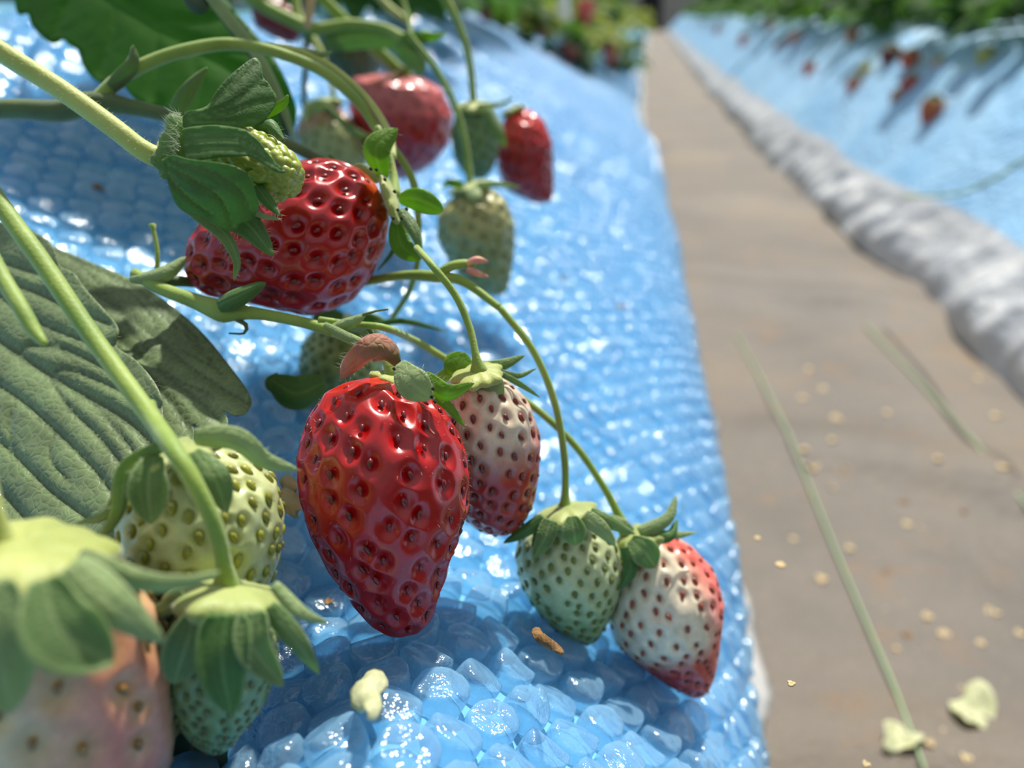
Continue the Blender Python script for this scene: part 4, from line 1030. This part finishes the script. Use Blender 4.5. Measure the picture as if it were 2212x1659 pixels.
# ------------------------------------------------------------------ leaves
K4 = lambda pts: [(x/3.16, 400+y/3.16) for x, y in pts]
dL1 = lambda x, y: .194-.00003*(x-300)-.00008*(y-780)+2.2e-7*(max(0, (x-300)*.64-(y-650)*.0))**2*.35+1.5e-7*(min(0, (y-(560+(x-100)*.75))-120))**2
t = thing('leaf', P(300, 750, .19), 'grey green veined leaflet with toothed tip pointing right beneath the stalks', 'leaf')
leaf_poly('leaf_blade', [(20, 490), (110, 530), (200, 568), (300, 612), (380, 668), (440, 722), (500, 796), (535, 845), (543, 872), (530, 893), (503, 898), (484, 886), (492, 905), (488, 925), (462, 933), (432, 928), (418, 918), (420, 945), (400, 985), (340, 1060), (260, 1120), (120, 1100), (60, 900)],
          dL1, M['leaf'], t, veins=[[1.2, (70, 520), (150, 555), (240, 596), (340, 655), (430, 735)], [1.2, (120, 580), (230, 650), (330, 725), (420, 800), (535, 872)], [1.2, (180, 660), (260, 735), (340, 800), (420, 860), (480, 915)],
                                [1.2, (230, 740), (310, 815), (370, 870), (412, 930)], [.6, (240, 596), (290, 640), (330, 690), (345, 735)], [.6, (330, 725), (400, 760), (470, 800)], [.6, (340, 800), (390, 825), (450, 850)], [.6, (300, 625), (360, 690), (420, 740)],
                                [.6, (230, 650), (290, 720), (320, 760)], [1.2, (280, 820), (330, 900), (360, 980)], [.6, (150, 555), (200, 600), (230, 640)], [.6, (400, 700), (440, 760), (480, 810)]], step=7, vw=4.2, groove=.0006)
t2 = t
dL2 = lambda x, y: .186-.00003*(x-150)-.00006*(y-820)+.0015*math.sin((x*.6-y*.8)/95.)*.5
t = thing('leaf', P(100, 800, .18), 'broad grey green leaflet with a diagonal midrib at the left edge', 'leaf')
o, v2, V3 = leaf_poly('leaf_blade', [(-80, 470), (0, 480), (70, 500), (112, 528), (128, 572), (160, 590), (185, 625), (235, 680), (256, 712), (252, 748), (290, 775), (330, 820), (350, 862), (352, 905), (360, 1000), (330, 1090), (240, 1180), (150, 1230), (-80, 1260)],
          dL2, M['leaf'], t, veins=[[2.0, (-70, 700), (0, 738), (104, 808), (237, 884), (300, 930), (350, 990)], [1.2, (-60, 540), (30, 575), (90, 590), (122, 575)], [1.2, (-60, 585), (60, 625), (150, 665), (235, 700)], [1.2, (0, 640), (70, 690), (150, 725), (210, 745), (250, 745)],
                                [1.2, (45, 770), (60, 750), (130, 752), (200, 782), (270, 822)], [1.2, (104, 808), (150, 800), (230, 830), (300, 865), (345, 880)], [1.2, (-60, 800), (40, 860), (120, 930), (200, 1010), (260, 1090)], [1.2, (-60, 900), (40, 990), (110, 1060), (190, 1120)],
                                [1.2, (104, 808), (150, 880), (220, 950), (300, 1050)], [1.2, (180, 852), (230, 900), (300, 990)], [.6, (60, 690), (110, 730), (150, 752)], [.6, (150, 665), (180, 700), (210, 745)], [.6, (40, 860), (20, 920), (40, 990)], [.6, (120, 930), (110, 990), (150, 1040)], [.6, (130, 752), (170, 790), (190, 820)],
                                [1.2, (-60, 1000), (20, 1080), (80, 1150)]], step=7, vw=4.2, groove=.0007)
k = rng.integers(0, len(V3), 420); k = k[(v2[k][:, 0] > -20)]
hairs(o, V3[k], nrm(-fwd*.35+rgt*.8-upv*.1+rng.normal(0, .4, (len(k), 3))), .0018, .000028)
k = None
# top-left backlit leaf
t = thing('leaf', P(300, 80, .25), 'large backlit green leaf with toothed edge filling the upper left', 'leaf')
K1b = [(20, -80), (32, 6), (40, 32), (60, 30), (70, 57), (98, 86), (120, 94), (136, 84), (149, 98), (168, 108), (177, 136), (190, 158), (204, 172), (232, 184), (262, 182), (294, 216), (330, 232), (373, 243), (400, 262), (480, 285), (560, 290), (625, 285), (640, 240), (620, 180), (588, 120), (540, 60), (480, -10), (440, -90)]
dT = lambda x, y: .262-.00004*(x-300)-.00006*(y-80)+.00000008*(x-300)**2
leaf_poly('leaf_blade', K1b, dT, M['leaf_back'], t, veins=[[2.2, (150, -70), (253, 0), (330, 48), (411, 95), (520, 165), (600, 240)], [1.2, (330, 48), (340, 120), (330, 200), (345, 230)], [1.2, (250, 0), (240, 80), (215, 160)], [1.2, (411, 95), (430, 180), (420, 240)], [1.2, (180, -50), (140, 20), (120, 80)],
                                [1.2, (330, 48), (420, 50), (480, 40)], [1.2, (411, 95), (500, 110), (570, 120)]], step=10, vw=5, groove=.001)
blade('curled_edge', [(425, -60, .236), (490, 20, .236), (560, 110, .238), (610, 210, .24), (640, 310, .242)], 40, M['sepal_pale'], t, cup=.8, roll=55, shape='strap', n=40)
blade('curled_edge', [(418, -60, .238), (480, 30, .238), (548, 120, .24), (598, 220, .242), (628, 325, .244)], 26, M['leaf_dark'], t, cup=.8, roll=-10, shape='strap', n=40)
blade('curled_edge', [(400, -30, .236), (425, 5, .235), (450, 22, .236)], 44, M['leaf_dark'], t, cup=.5, shape='oval')
# bottom dark leaf and deep leaves behind
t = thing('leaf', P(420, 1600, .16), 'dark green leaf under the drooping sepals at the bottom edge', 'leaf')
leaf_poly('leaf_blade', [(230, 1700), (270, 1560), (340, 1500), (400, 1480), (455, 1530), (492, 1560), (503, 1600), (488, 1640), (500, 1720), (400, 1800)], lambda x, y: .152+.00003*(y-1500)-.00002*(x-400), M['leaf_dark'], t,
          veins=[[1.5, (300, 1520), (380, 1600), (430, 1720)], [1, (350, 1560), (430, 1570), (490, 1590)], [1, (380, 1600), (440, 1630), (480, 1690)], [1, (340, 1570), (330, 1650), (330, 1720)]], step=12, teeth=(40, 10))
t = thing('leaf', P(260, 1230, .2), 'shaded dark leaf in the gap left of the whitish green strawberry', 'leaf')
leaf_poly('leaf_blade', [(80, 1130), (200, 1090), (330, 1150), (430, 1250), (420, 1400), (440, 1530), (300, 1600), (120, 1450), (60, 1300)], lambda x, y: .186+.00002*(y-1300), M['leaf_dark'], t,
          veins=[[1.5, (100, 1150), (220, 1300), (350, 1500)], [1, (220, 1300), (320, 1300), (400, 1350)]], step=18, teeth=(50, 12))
# unseen leaves added out of frame, set sunward to shade the near bed
def wleaf(root, base, direc, up, L, w, mat, n=10, m=9, droop=.4, name='leaflet'):
    direc = nrm(direc); up = nrm(np.array(up)-direc*np.dot(up, direc)); side = np.cross(direc, up)
    s = np.linspace(0, 1, n); x = np.linspace(-1, 1, m)
    wd = np.sin(np.pi*np.clip(s*.93+.05, 0, 1))**.7*w*.5
    wd = wd*(1+.12*np.sign(np.sin(s*40)))
    V = base+direc*(s*L)[:, None, None]+side*(x[None]*wd[:, None])[..., None]+up*((abs(x)[None]*wd[:, None]*.35)-droop*L*(s**2)[:, None])[..., None]
    vein = np.exp(-(x/.12)**2)[None]+0*s[:, None]
    return mk(name, V.reshape(-1, 3), grid_faces(n, m), mat, root, attrs={'vein': vein.ravel()}, thick=.0003)
def trifoliate(base, top, L, mat, label, name='shade_leaf'):
    base, top = np.array(base), np.array(top)
    t = thing(name, base, label, 'leaf')
    mid = (base+top)/2+np.array([0, 0, .02]); tt = np.linspace(0, 1, 14)[:, None]
    C = (1-tt)**2*base+2*tt*(1-tt)*mid+tt**2*top
    tube_w('leaf_stalk', C, .0016, M['stem_dark'], t, 8)
    a0 = rng.uniform(0, 6.28)
    for k in range(3):
        a = a0+k*2.09+rng.normal(0, .1)
        wleaf(t, top, np.array([math.cos(a), math.sin(a), .15]), (0, 0, 1), L, L*.85, mat)
    return t
sv = nrm(np.array(SUN))
lv = [((60, 330), .16, 'outermost'), ((230, 300), .17, 'broad'), ((330, 470), .19, 'tilted'), ((560, 250), .22, 'tall'), ((420, 380), .2, 'inner'), ((250, 420), .17, 'folded'), ((540, 1000), .25, 'arching')]
for i, ((a, b), d, w_) in enumerate(lv):
    p, dd = hit(a, b); tp = p+sv*d
    q_ = trifoliate((tp[0]-.08, tp[1]+.03, .41), tp, .05, M['leaf_back'], 'unseen three-part leaf added above the frame to shade the near bed'); q_['group'] = 'added leaves shading the near bed'

# ------------------------------------------------------------------ far plants and berries
def plant(loc, R, n, mats, label, group, L=.06, hgt=.12, flat=1.0):
    loc = np.array(loc); t = thing('strawberry_plant', loc, label, 'plant', group)
    Vs, Fs, vn = [], [], []; off = 0
    nn_, mm = 5, 5
    for k in range(n):
        a = rng.uniform(0, 6.28); el = rng.uniform(.1, 1.3); rr = R*rng.uniform(.45, 1)
        base = loc+np.array([math.cos(a)*math.cos(el)*rr*flat, math.sin(a)*math.cos(el)*rr, abs(math.sin(el))*hgt*rng.uniform(.5, 1.1)+.01])
        d = nrm(np.array([math.cos(a)+rng.normal(0, .5), math.sin(a)+rng.normal(0, .5), rng.normal(0, .35)])); up = nrm(np.array([rng.normal(0, .4), rng.normal(0, .4), 1])); up = nrm(up-d*(up@d)); sd = np.cross(d, up)
        s = np.linspace(0, 1, nn_); x = np.linspace(-1, 1, mm); l = L*rng.uniform(.7, 1.15); wd = np.sin(np.pi*np.clip(s*.9+.07, 0, 1))**.7*l*.42
        V = base+d*(s*l)[:, None, None]+sd*(x[None]*wd[:, None])[..., None]+up*((abs(x)[None]*wd[:, None]*.4)-.35*l*(s**2)[:, None])[..., None]
        Vs.append(V.reshape(-1, 3)); Fs.append(grid_faces(nn_, mm)+off); off += nn_*mm; vn.append((np.exp(-(x/.15)**2)[None]+0*s[:, None]).ravel())
    mk('foliage', np.concatenate(Vs), np.concatenate(Fs), mats, t, attrs={'vein': np.concatenate(vn)})
    Vs, Fs = [], []; off = 0
    for k in range(9):
        a = rng.uniform(0, 6.28); e = loc+np.array([math.cos(a)*R*.6, math.sin(a)*R*.6, hgt*.6]); c = np.array([loc+(e-loc)*q+np.array([0, 0, .02*math.sin(q*3.1)]) for q in np.linspace(0, 1, 6)])
        th = np.linspace(0, 6.28, 5)[:-1]
        V = c[:, None]+.0022*np.stack([np.cos(th), np.sin(th), 0*th], -1)[None]
        Vs.append(V.reshape(-1, 3)); Fs.append(grid_faces(6, 4, True)+off); off += 24
    mk('leaf_stalks', np.concatenate(Vs), np.concatenate(Fs), M['stem'], t)
    return t
for i, y in enumerate(np.concatenate([np.arange(1.6, 6, .24), np.arange(6.1, 17, .5)])):
    for k in range(2 if y < 6 else 1):
        plant((c_of(y)+(.86 if y < 2.4 else .81)+.22*k+rng.normal(0, .03), y+rng.normal(0, .03)+.1*k, .372), .16, 60 if y < 4 else 34, M['foliage'], 'leafy strawberry plant growing along the top of the opposite bed', 'plants on the opposite bed', L=.07, hgt=.13)
for i, y in enumerate(np.concatenate([np.arange(2.3, 6, .26), np.arange(6.1, 16, .55)])):
    plant((c_of(y)-.36+rng.normal(0, .02), y, .375), .13, 36, M['foliage'] if i % 3 else M['foliage_y'], 'leafy strawberry plant further along the near bed crest', 'plants further along the near bed', L=.065, hgt=.12)
    plant((c_of(y)-.2+rng.normal(0, .02), y+.1, .33), .10, 26, M['foliage_y'] if i % 2 else M['foliage'], 'overhanging strawberry foliage on the sloping side further along the near bed', 'overhanging plants further along the near bed', L=.05, hgt=.05)
for i, (x, y, d_) in enumerate([(1110, 40, 1.75), (1150, 70, 1.8), (1190, 95, 1.85), (1235, 60, 1.95), (1235, 130, 2.0), (1290, 100, 2.15), (1330, 120, 2.3), (1360, 70, 2.8), (1300, 40, 2.5), (1375, 40, 4), (1350, 150, 2.5)]):
    plant(P(x, y, d_), .075, 26, M['foliage_y'] if i % 2 else M['foliage'], 'strawberry foliage spilling over the near bed round the white label', 'foliage spilling over the near bed', L=.05, hgt=.03)
for x, y, d_ in ((965, 5, 1.2), (1015, 20, 1.3), (1065, 15, 1.45), (770, 10, .75), (860, 0, .85), (915, 20, 1.0)):
    plant(P(x, y, d_), .06, 26, M['foliage'], 'dark green strawberry foliage behind the stalks at the top centre', 'foliage behind the stalks', L=.05, hgt=.03)
for x, y in ((-.5, .95), (-.56, 1.25), (-.47, 1.5), (-.62, .75), (-.5, 1.8), (-.75, 1.1)):
    plant((x+c_of(y), y, .40), .15, 50, M['foliage'], 'dark leafy strawberry plant behind the stalks on the near bed', 'plants behind the stalks on the near bed', L=.07, hgt=.14)

def farberry(px, py, wpx, hpx, cols, label, lift=.02, dpt=None, stemup=.06, tilt=(0, 0)):
    if dpt is None: p, d = hit(px, py, .0); d = d-lift/.7
    else: d = dpt
    c = P(px, py, d); r = wpx*.58*d/F; h = hpx*d/F*1.18
    t = thing('strawberry', c+np.array([0, 0, h/2]), label, 'strawberry')
    n, m = 22, 24; s = (1-np.cos(np.linspace(0, np.pi, n)))/2; ph = np.linspace(0, 2*np.pi, m, endpoint=False)
    rad = r*np.interp(s, [0, .05, .2, .4, .7, .9, 1], [0, .5, .88, 1, .78, .42, 0])
    V = np.stack([c[0]+rad[:, None]*np.cos(ph), c[1]+rad[:, None]*np.sin(ph), np.repeat((c[2]+h/2-s*h)[:, None], m, 1)], -1).reshape(-1, 3)
    S = np.repeat(s, m); col = np.array(cols[0])[None]*(1-S[:, None])+np.array(cols[1])[None]*S[:, None]
    mk('fruit_flesh', V, grid_faces(n, m, True), M['red'], t, attrs={'Col': col})
    topc = c+np.array([0, 0, h/2])
    cal = mk('calyx', *disc(topc, r*.5), M['sepal'], t)
    for k in range(6):
        a = k*1.05+.3; dd = np.array([math.cos(a), math.sin(a), 0])
        C = np.array([topc+dd*r*q*1.1-np.array([0, 0, (q**2)*r*.6]) for q in np.linspace(0, 1, 6)])
        blade_w('sepal', C, r*.55, M['sepal'], cal, m=5, thick=.0004, facing=np.array([0, 0, -1.0]))
    if stemup:
        sgn = 1 if px > 1400 else -1
        C = np.array([topc+np.array([sgn*stemup*.9*q, .01*q, stemup*q*.8+.02*math.sin(q*3.1)]) for q in np.linspace(0, 1, 10)])
        tube_w('stem', C, .0013, M['stem'], t, 6)
    return t
def disc(c, r):
    ph = np.linspace(0, 2*np.pi, 10, endpoint=False)
    V = np.vstack([np.stack([c[0]+r*np.cos(ph), c[1]+r*np.sin(ph), np.full(10, c[2]-r*.1)], -1), [c+np.array([0, 0, r*.35])]])
    return V, [(i, (i+1) % 10, 10) for i in range(10)]+[tuple(range(9, -1, -1))]
cR, cD, cP, cG, cO = C_(200, 40, 30), C_(110, 8, 20), C_(226, 120, 110), C_(170, 176, 100), C_(190, 110, 50)
FB = [(2012, 243, 44, 62, (cO, C_(160, 10, 16)), 'orange shouldered red strawberry hanging lowest on the opposite bed'),
      (1966, 190, 38, 46, (cR, cD), 'dark red strawberry up and left of the lowest one on the opposite bed'),
      (1938, 214, 26, 38, (cO, cD), 'small orange red strawberry touching the dark one on the opposite bed'),
      (1844, 188, 28, 36, (cO, cR), 'small orange red strawberry hanging left of the touching pair on the opposite bed'),
      (1870, 158, 34, 32, (cG, cO), 'brownish green strawberry just right of the small orange one on the opposite bed'),
      (1748, 152, 24, 32, (C_(200, 60, 50), cP), 'lone pinkish strawberry hanging furthest left below the leaves opposite'),
      (1925, 125, 42, 46, (cD, C_(90, 4, 16)), 'very dark red strawberry under the leaves of the opposite bed'),
      (1966, 130, 38, 40, (cO, cR), 'orange red strawberry right of the very dark one opposite'),
      (2030, 138, 28, 28, (cG, cP), 'little green and pink strawberry between dark pair and yellow-green one opposite'),
      (2128, 128, 38, 46, (cG, C_(140, 150, 70)), 'yellowish green strawberry hanging alone furthest right opposite'),
      (1690, 104, 30, 32, (cD, C_(150, 20, 50)), 'dark purplish red strawberry high on the opposite bed'),
      (1722, 88, 36, 34, (cO, C_(200, 70, 40)), 'orange red strawberry touching the purplish one opposite'),
      (1605, 90, 18, 28, (cR, C_(170, 70, 60)), 'small faint red strawberry far along the opposite bed'),
      (1840, 82, 26, 40, (cR, cG), 'red and green strawberry against the foliage above the brownish green one'),
      (1550, 66, 16, 20, (cR, cD), 'tiny red strawberry where the opposite bed meets its foliage far away'),
      (1520, 52, 12, 14, (cR, cD), 'tiniest red strawberry near the far end of the opposite bed'),
      (1663, 62, 20, 30, (cO, cD), 'brownish red strawberry in the foliage edge above the purplish one')]
for a in FB: farberry(*a[:5], a[5], lift=.012)
farberry(1228, 110, 42, 60, (C_(220, 130, 100), C_(140, 10, 18)), 'dark-tipped red strawberry among overhanging foliage at top centre', dpt=1.9)
farberry(1318, 116, 32, 48, (C_(232, 120, 120), C_(180, 70, 70)), 'pink strawberry hanging near the path side of the near bed', dpt=2.2)
farberry(1265, 24, 36, 52, (C_(232, 100, 84), C_(220, 90, 80)), 'pink strawberry in the foliage right of the white label', dpt=1.9)
farberry(1172, 58, 36, 44, (C_(190, 120, 60), C_(180, 90, 40)), 'brownish orange strawberry left of the white label', dpt=1.8)
farberry(1264, 150, 36, 50, (C_(60, 90, 44), C_(30, 60, 34)), 'dark green unripe strawberry below the overhanging foliage', dpt=1.9)
farberry(1048, 34, 24, 24, (C_(180, 60, 50), C_(150, 40, 40)), 'small dull red strawberry on the near bed crest', dpt=1.35)

# white label stake
t = thing('plant_label', P(1215, 80, 1.85), 'white plastic label stake among the foliage at the top centre', 'label')
C = np.array([P(1220, -60, 1.86), P(1218, 0, 1.86), P(1216, 50, 1.85), P(1214, 86, 1.85)])
tube_w('stake', C, np.array([.010, .012, .021, .012]), M['white'], t, 12)
# dark post at the end of the path
p0 = P(1405, 40, 19.6)
t = thing('post', (p0[0], p0[1], 0), 'dark upright post at the far end of the path', 'post')
C = np.array([(p0[0], p0[1], z) for z in np.linspace(0, 2.2, 6)]); tube_w('pole', C, .27, M['post'], t, 14)
o = tube_w('foot', np.array([(p0[0], p0[1], 0), (p0[0], p0[1], .06)]), .32, M['post'], t, 14)

# end wall
o = mk('wall_back', [(-6, 24, -.02), (8, 24, -.02), (8, 24, 3), (-6, 24, 3)], [(0, 1, 2, 3)], M['endwall']); tag(o, kind='structure')
for i, (x, y) in enumerate([(-3.2, 21), (-2.2, 20.5), (-1.5, 21.5), (1.3, 21), (2.3, 20.5), (3.5, 21.2), (5, 21), (6.3, 21), (-5, 21)]):
    plant((x, y, .0), .7, 100, M['foliage'], 'bushy dark green plant at the far end of the rows', 'plants at the far end', L=.3, hgt=1.2)

# ------------------------------------------------------------------ debris
def flake(p, r, mat, name, label, cat, group=None, n_ax=(0, 0, 1), crumple=.35, asp=1.0, rotz=None):
    nx = nrm(np.array(n_ax, float)); u = nrm(np.cross(nx, [.3, 1, .1])); v = np.cross(nx, u)
    a0 = rng.uniform(0, 6.28) if rotz is None else rotz
    u, v = u*math.cos(a0)+v*math.sin(a0), -u*math.sin(a0)+v*math.cos(a0)
    nr, m = 6, 16; V = [p+nx*r*.25]; ph = np.linspace(0, 2*np.pi, m, endpoint=False); k = rng.uniform(0, 6.28, 4)
    for i in range(1, nr+1):
        rr = r*i/nr*(1+.18*np.sin(3*ph+k[0])+.12*np.sin(5*ph+k[1])); h = r*crumple*(.5+.5*np.sin(2*ph+k[2]+i*.5))*(i/nr)+r*.06*np.sin(7*ph+k[3])
        for a, b, c in zip(ph, rr, h): V.append(p+u*math.cos(a)*b*asp+v*math.sin(a)*b+nx*(max(c, 0)+.0004))
    Fc = [(0, 1+j, 1+(j+1) % m) for j in range(m)]
    for i in range(nr-1):
        for j in range(m): Fc.append((1+i*m+j, 1+(i+1)*m+j, 1+(i+1)*m+(j+1) % m, 1+i*m+(j+1) % m))
    o = mk(name, V, Fc, mat, origin=p, attrs={'vein': np.zeros(len(V))}, thick=.0004)
    return tag(o, label, cat, group)
K5 = lambda x, y: (1500+x/1.7303, 700+y/1.7303)
pet = [(405, 280, 13), (530, 358, 22), (440, 535, 22), (550, 535, 16), (510, 610, 17), (425, 640, 17), (410, 470, 14), (515, 435, 12), (715, 335, 14), (1125, 345, 15), (705, 255, 9), (610, 665, 10),
       (795, 750, 14), (850, 772, 14), (580, 840, 14), (475, 955, 18), (1110, 1080, 22), (870, 1095, 16), (930, 1160, 20), (1070, 1195, 14), (835, 1225, 12), (795, 1165, 16), (705, 1070, 12), (1095, 815, 10), (780, 665, 14), (1005, 700, 11),
       (910, 505, 12), (1150, 535, 16), (370, 805, 11), (320, 905, 16), (235, 805, 10), (720, 930, 18), (1000, 1375, 18), (965, 1375, 10), (880, 1570, 14), (1015, 1625, 18), (640, 1652, 12), (930, 1520, 8), (360, 1350, 12), (755, 1215, 9), (1220, 755, 14), (1215, 1160, 16), (1055, 205, 12), (430, 170, 12), (470, 245, 20)]
for x, y, r in pet:
    a, b = K5(x, y); p, d = hit(a, b)
    dk = (x, y) in ((720, 930), (780, 665), (1005, 700), (795, 1165))
    flake(p, r/1.73*d/F*1.1, M['brownbit'] if dk else M['petal'], 'dry_flake', 'small brown crumb lying on the brown path sheet' if dk else 'small tan dry flake lying on the brown path sheet', 'flake',
          'brown crumbs on the path' if dk else 'tan flakes on the path', n_ax=(0, 0, 1))
a, b = K5(1045, 1460); p, d = hit(a, b); flake(p, .0125, M['cream'], 'crumpled_petal', 'largest pale crumpled petal on the path near the lower right corner', 'petal', asp=1.6, rotz=1.5, crumple=.8)
a, b = K5(765, 1555); p, d = hit(a, b); flake(p, .0095, M['cream'], 'crumpled_petal', 'whitish petal touching the green twine near the bottom edge', 'petal', asp=1.2, crumple=.7)
# on the bubble wrap
def strip(px_pts, w, mat, name, label, cat, lift=.004):
    C = []
    for x, y in px_pts:
        p, d = hit(x, y, lift); C.append(p)
    C = spline(np.array(C), 14); p, d = hit(*px_pts[0])
    o = blade_w(name, C, w*d/F, mat, None, cup=.6, shape='strap', wav=.5, thick=.0006); tag(o, label, cat); return o
strip([(800, 1448), (806, 1470), (790, 1495), (800, 1520), (797, 1545)], 46, M['cream'], 'crumpled_petal', 'twisted cream petal standing on the bubble wrap at the bottom', 'petal', .011)
strip([(1155, 1358), (1165, 1375), (1190, 1392), (1214, 1412)], 20, M['brownbit'], 'dry_scrap', 'brown dry plant scrap on the bubble wrap below the pair of strawberries', 'scrap', .007)
t = strip([(612, 1030), (628, 1050), (640, 1062)], 26, M['petal'], 'dry_petal', 'papery dry petal at the left flank of the big red strawberry', 'petal', .03)
t = strip([(600, 1070), (625, 1085), (642, 1110)], 42, M['petal'], 'dry_petal', 'larger papery dry petal just under the one beside the big red strawberry', 'petal', .03)
for x, y, r, lab in ((210, 408, 12, 'orange brown fleck on the shaded blue wrap at upper left'), (1215, 602, 7, 'lone tan fleck on the blue wrap right of the olive strawberry'), (1343, 664, 10, 'faint tan fleck on the blue wrap near the path edge'), (710, 1303, 9, 'tiny tan fleck between bubbles left of the red tip')):
    p, d = hit(x, y, .005); flake(p, r*d/F, M['brownbit'], 'fleck', lab, 'fleck', n_ax=surf_normal(p))
K6 = lambda x, y: (450+x/2.949, 1250+y/2.949)
specks = [(950, 640, 26), (340, 910, 14), (300, 965, 12), (235, 935, 10), (290, 1005, 12), (830, 1175, 18), (625, 1140, 12), (1290, 710, 9), (645, 815, 6), (835, 445, 14), (1850, 625, 8), (1865, 1055, 12), (1200, 1155, 10), (1215, 1080, 8), (2030, 710, 6), (1330, 1000, 5), (1780, 970, 5), (1980, 995, 8), (330, 1060, 8), (2130, 1030, 6)]
for x, y, r in specks:
    a, b = K6(x, y); p, d = hit(a, b, .004)
    dr = nrm(rng.normal(size=3)); C = np.array([p-dr*r/2.9*d/F*.9, p+dr*[.1, .1, 0]*.001, p+dr*r/2.9*d/F*.9])
    o = tube_w('speck', C, r*.10*d/F*.7, M['speck'], None, 5); tag(o, 'tiny dark plant speck on the bubble wrap at the bottom', 'speck', 'dark specks on the bubble wrap')
# twine on the path and across the far bed
def twine(pts, r, label, lift=.004):
    C = []
    for x, y in pts:
        p, d = hit(x, y, lift); C.append(p)
    C = spline(np.array(C), 60)
    o = tube_w('twine', C, r, M['twine'], None, 8); tag(o, label, 'twine')
twine([(1590, 720), (1650, 830), (1700, 930), (1745, 1040), (1810, 1200), (1870, 1340), (1930, 1480), (1990, 1640), (2010, 1700)], .0009, 'pale green twine running down the middle of the path')
twine([(1870, 700), (1935, 770), (2020, 860), (2110, 960), (2212, 1085), (2260, 1150)], .0011, 'pale green twine near the right edge of the path')
t = tube('twine', [(2290, 290, .75, 4), (2212, 345, .8, 4), (2140, 390, .85, 4), (2060, 420, .95, 3.5), (1950, 425, 1.1, 3)], M['twine'], None, 8)
tag(t, 'pale green twine drooping over the opposite blue bed at the right edge', 'twine')

# ------------------------------------------------------------------ light, world, camera
sc = bpy.context.scene
w = bpy.data.worlds.new('greenhouse_sky'); sc.world = w; w.use_nodes = True
nt = w.node_tree; nt.nodes.clear()
out = nt.nodes.new('ShaderNodeOutputWorld'); bg = nt.nodes.new('ShaderNodeBackground')
tc = nt.nodes.new('ShaderNodeTexCoord'); sep = nt.nodes.new('ShaderNodeSeparateXYZ')
nt.links.new(tc.outputs['Generated'], sep.inputs[0])
cr = nt.nodes.new('ShaderNodeValToRGB'); e = cr.color_ramp.elements
e[0].position = 0.0; e[0].color = (.16, .17, .14, 1); e[1].position = 1; e[1].color = (.85, .92, 1, 1)
x = e.new(.25); x.color = (.42, .46, .48, 1); x = e.new(.6); x.color = (.8, .86, .92, 1)
nt.links.new(sep.outputs['Z'], cr.inputs['Fac']); nt.links.new(cr.outputs[0], bg.inputs[0]); bg.inputs[1].default_value = .47
nt.links.new(bg.outputs[0], out.inputs[0])
sun = bpy.data.lights.new('sun', 'SUN'); sun.energy = 4.9; sun.angle = math.radians(1.6); sun.color = (1, .96, .88)
so = bpy.data.objects.new('sun', sun); COL.objects.link(so)
sd = Vector(SUN).normalized(); so.rotation_euler = sd.to_track_quat('Z', 'Y').to_euler(); so.location = (1, 1.5, 3)

cam = bpy.data.cameras.new('camera'); co = bpy.data.objects.new('camera', cam); COL.objects.link(co)
cam.sensor_width = 36; cam.sensor_fit = 'HORIZONTAL'; cam.lens = 36*F/W; cam.clip_start = .01; cam.clip_end = 100
mt = Matrix(((rgt[0], upv[0], -fwd[0], 0), (rgt[1], upv[1], -fwd[1], 0), (rgt[2], upv[2], -fwd[2], CAMZ), (0, 0, 0, 1)))
co.matrix_world = mt
cam.dof.use_dof = True; cam.dof.focus_distance = .168; cam.dof.aperture_fstop = 8.0; cam.dof.aperture_blades = 0
sc.camera = co
sc.view_settings.view_transform = 'Standard'; sc.view_settings.look = 'None'; sc.view_settings.gamma = 1
sc.view_settings.exposure = 0.3
try: sc.view_settings.use_curve_mapping = False
except Exception: pass
sc.cycles.max_bounces = 8; sc.cycles.transparent_max_bounces = 12; sc.cycles.diffuse_bounces = 3; sc.cycles.glossy_bounces = 3; sc.cycles.transmission_bounces = 4
sc.cycles.caustics_reflective = False; sc.cycles.caustics_refractive = False
sc.cycles.sample_clamp_indirect = 5
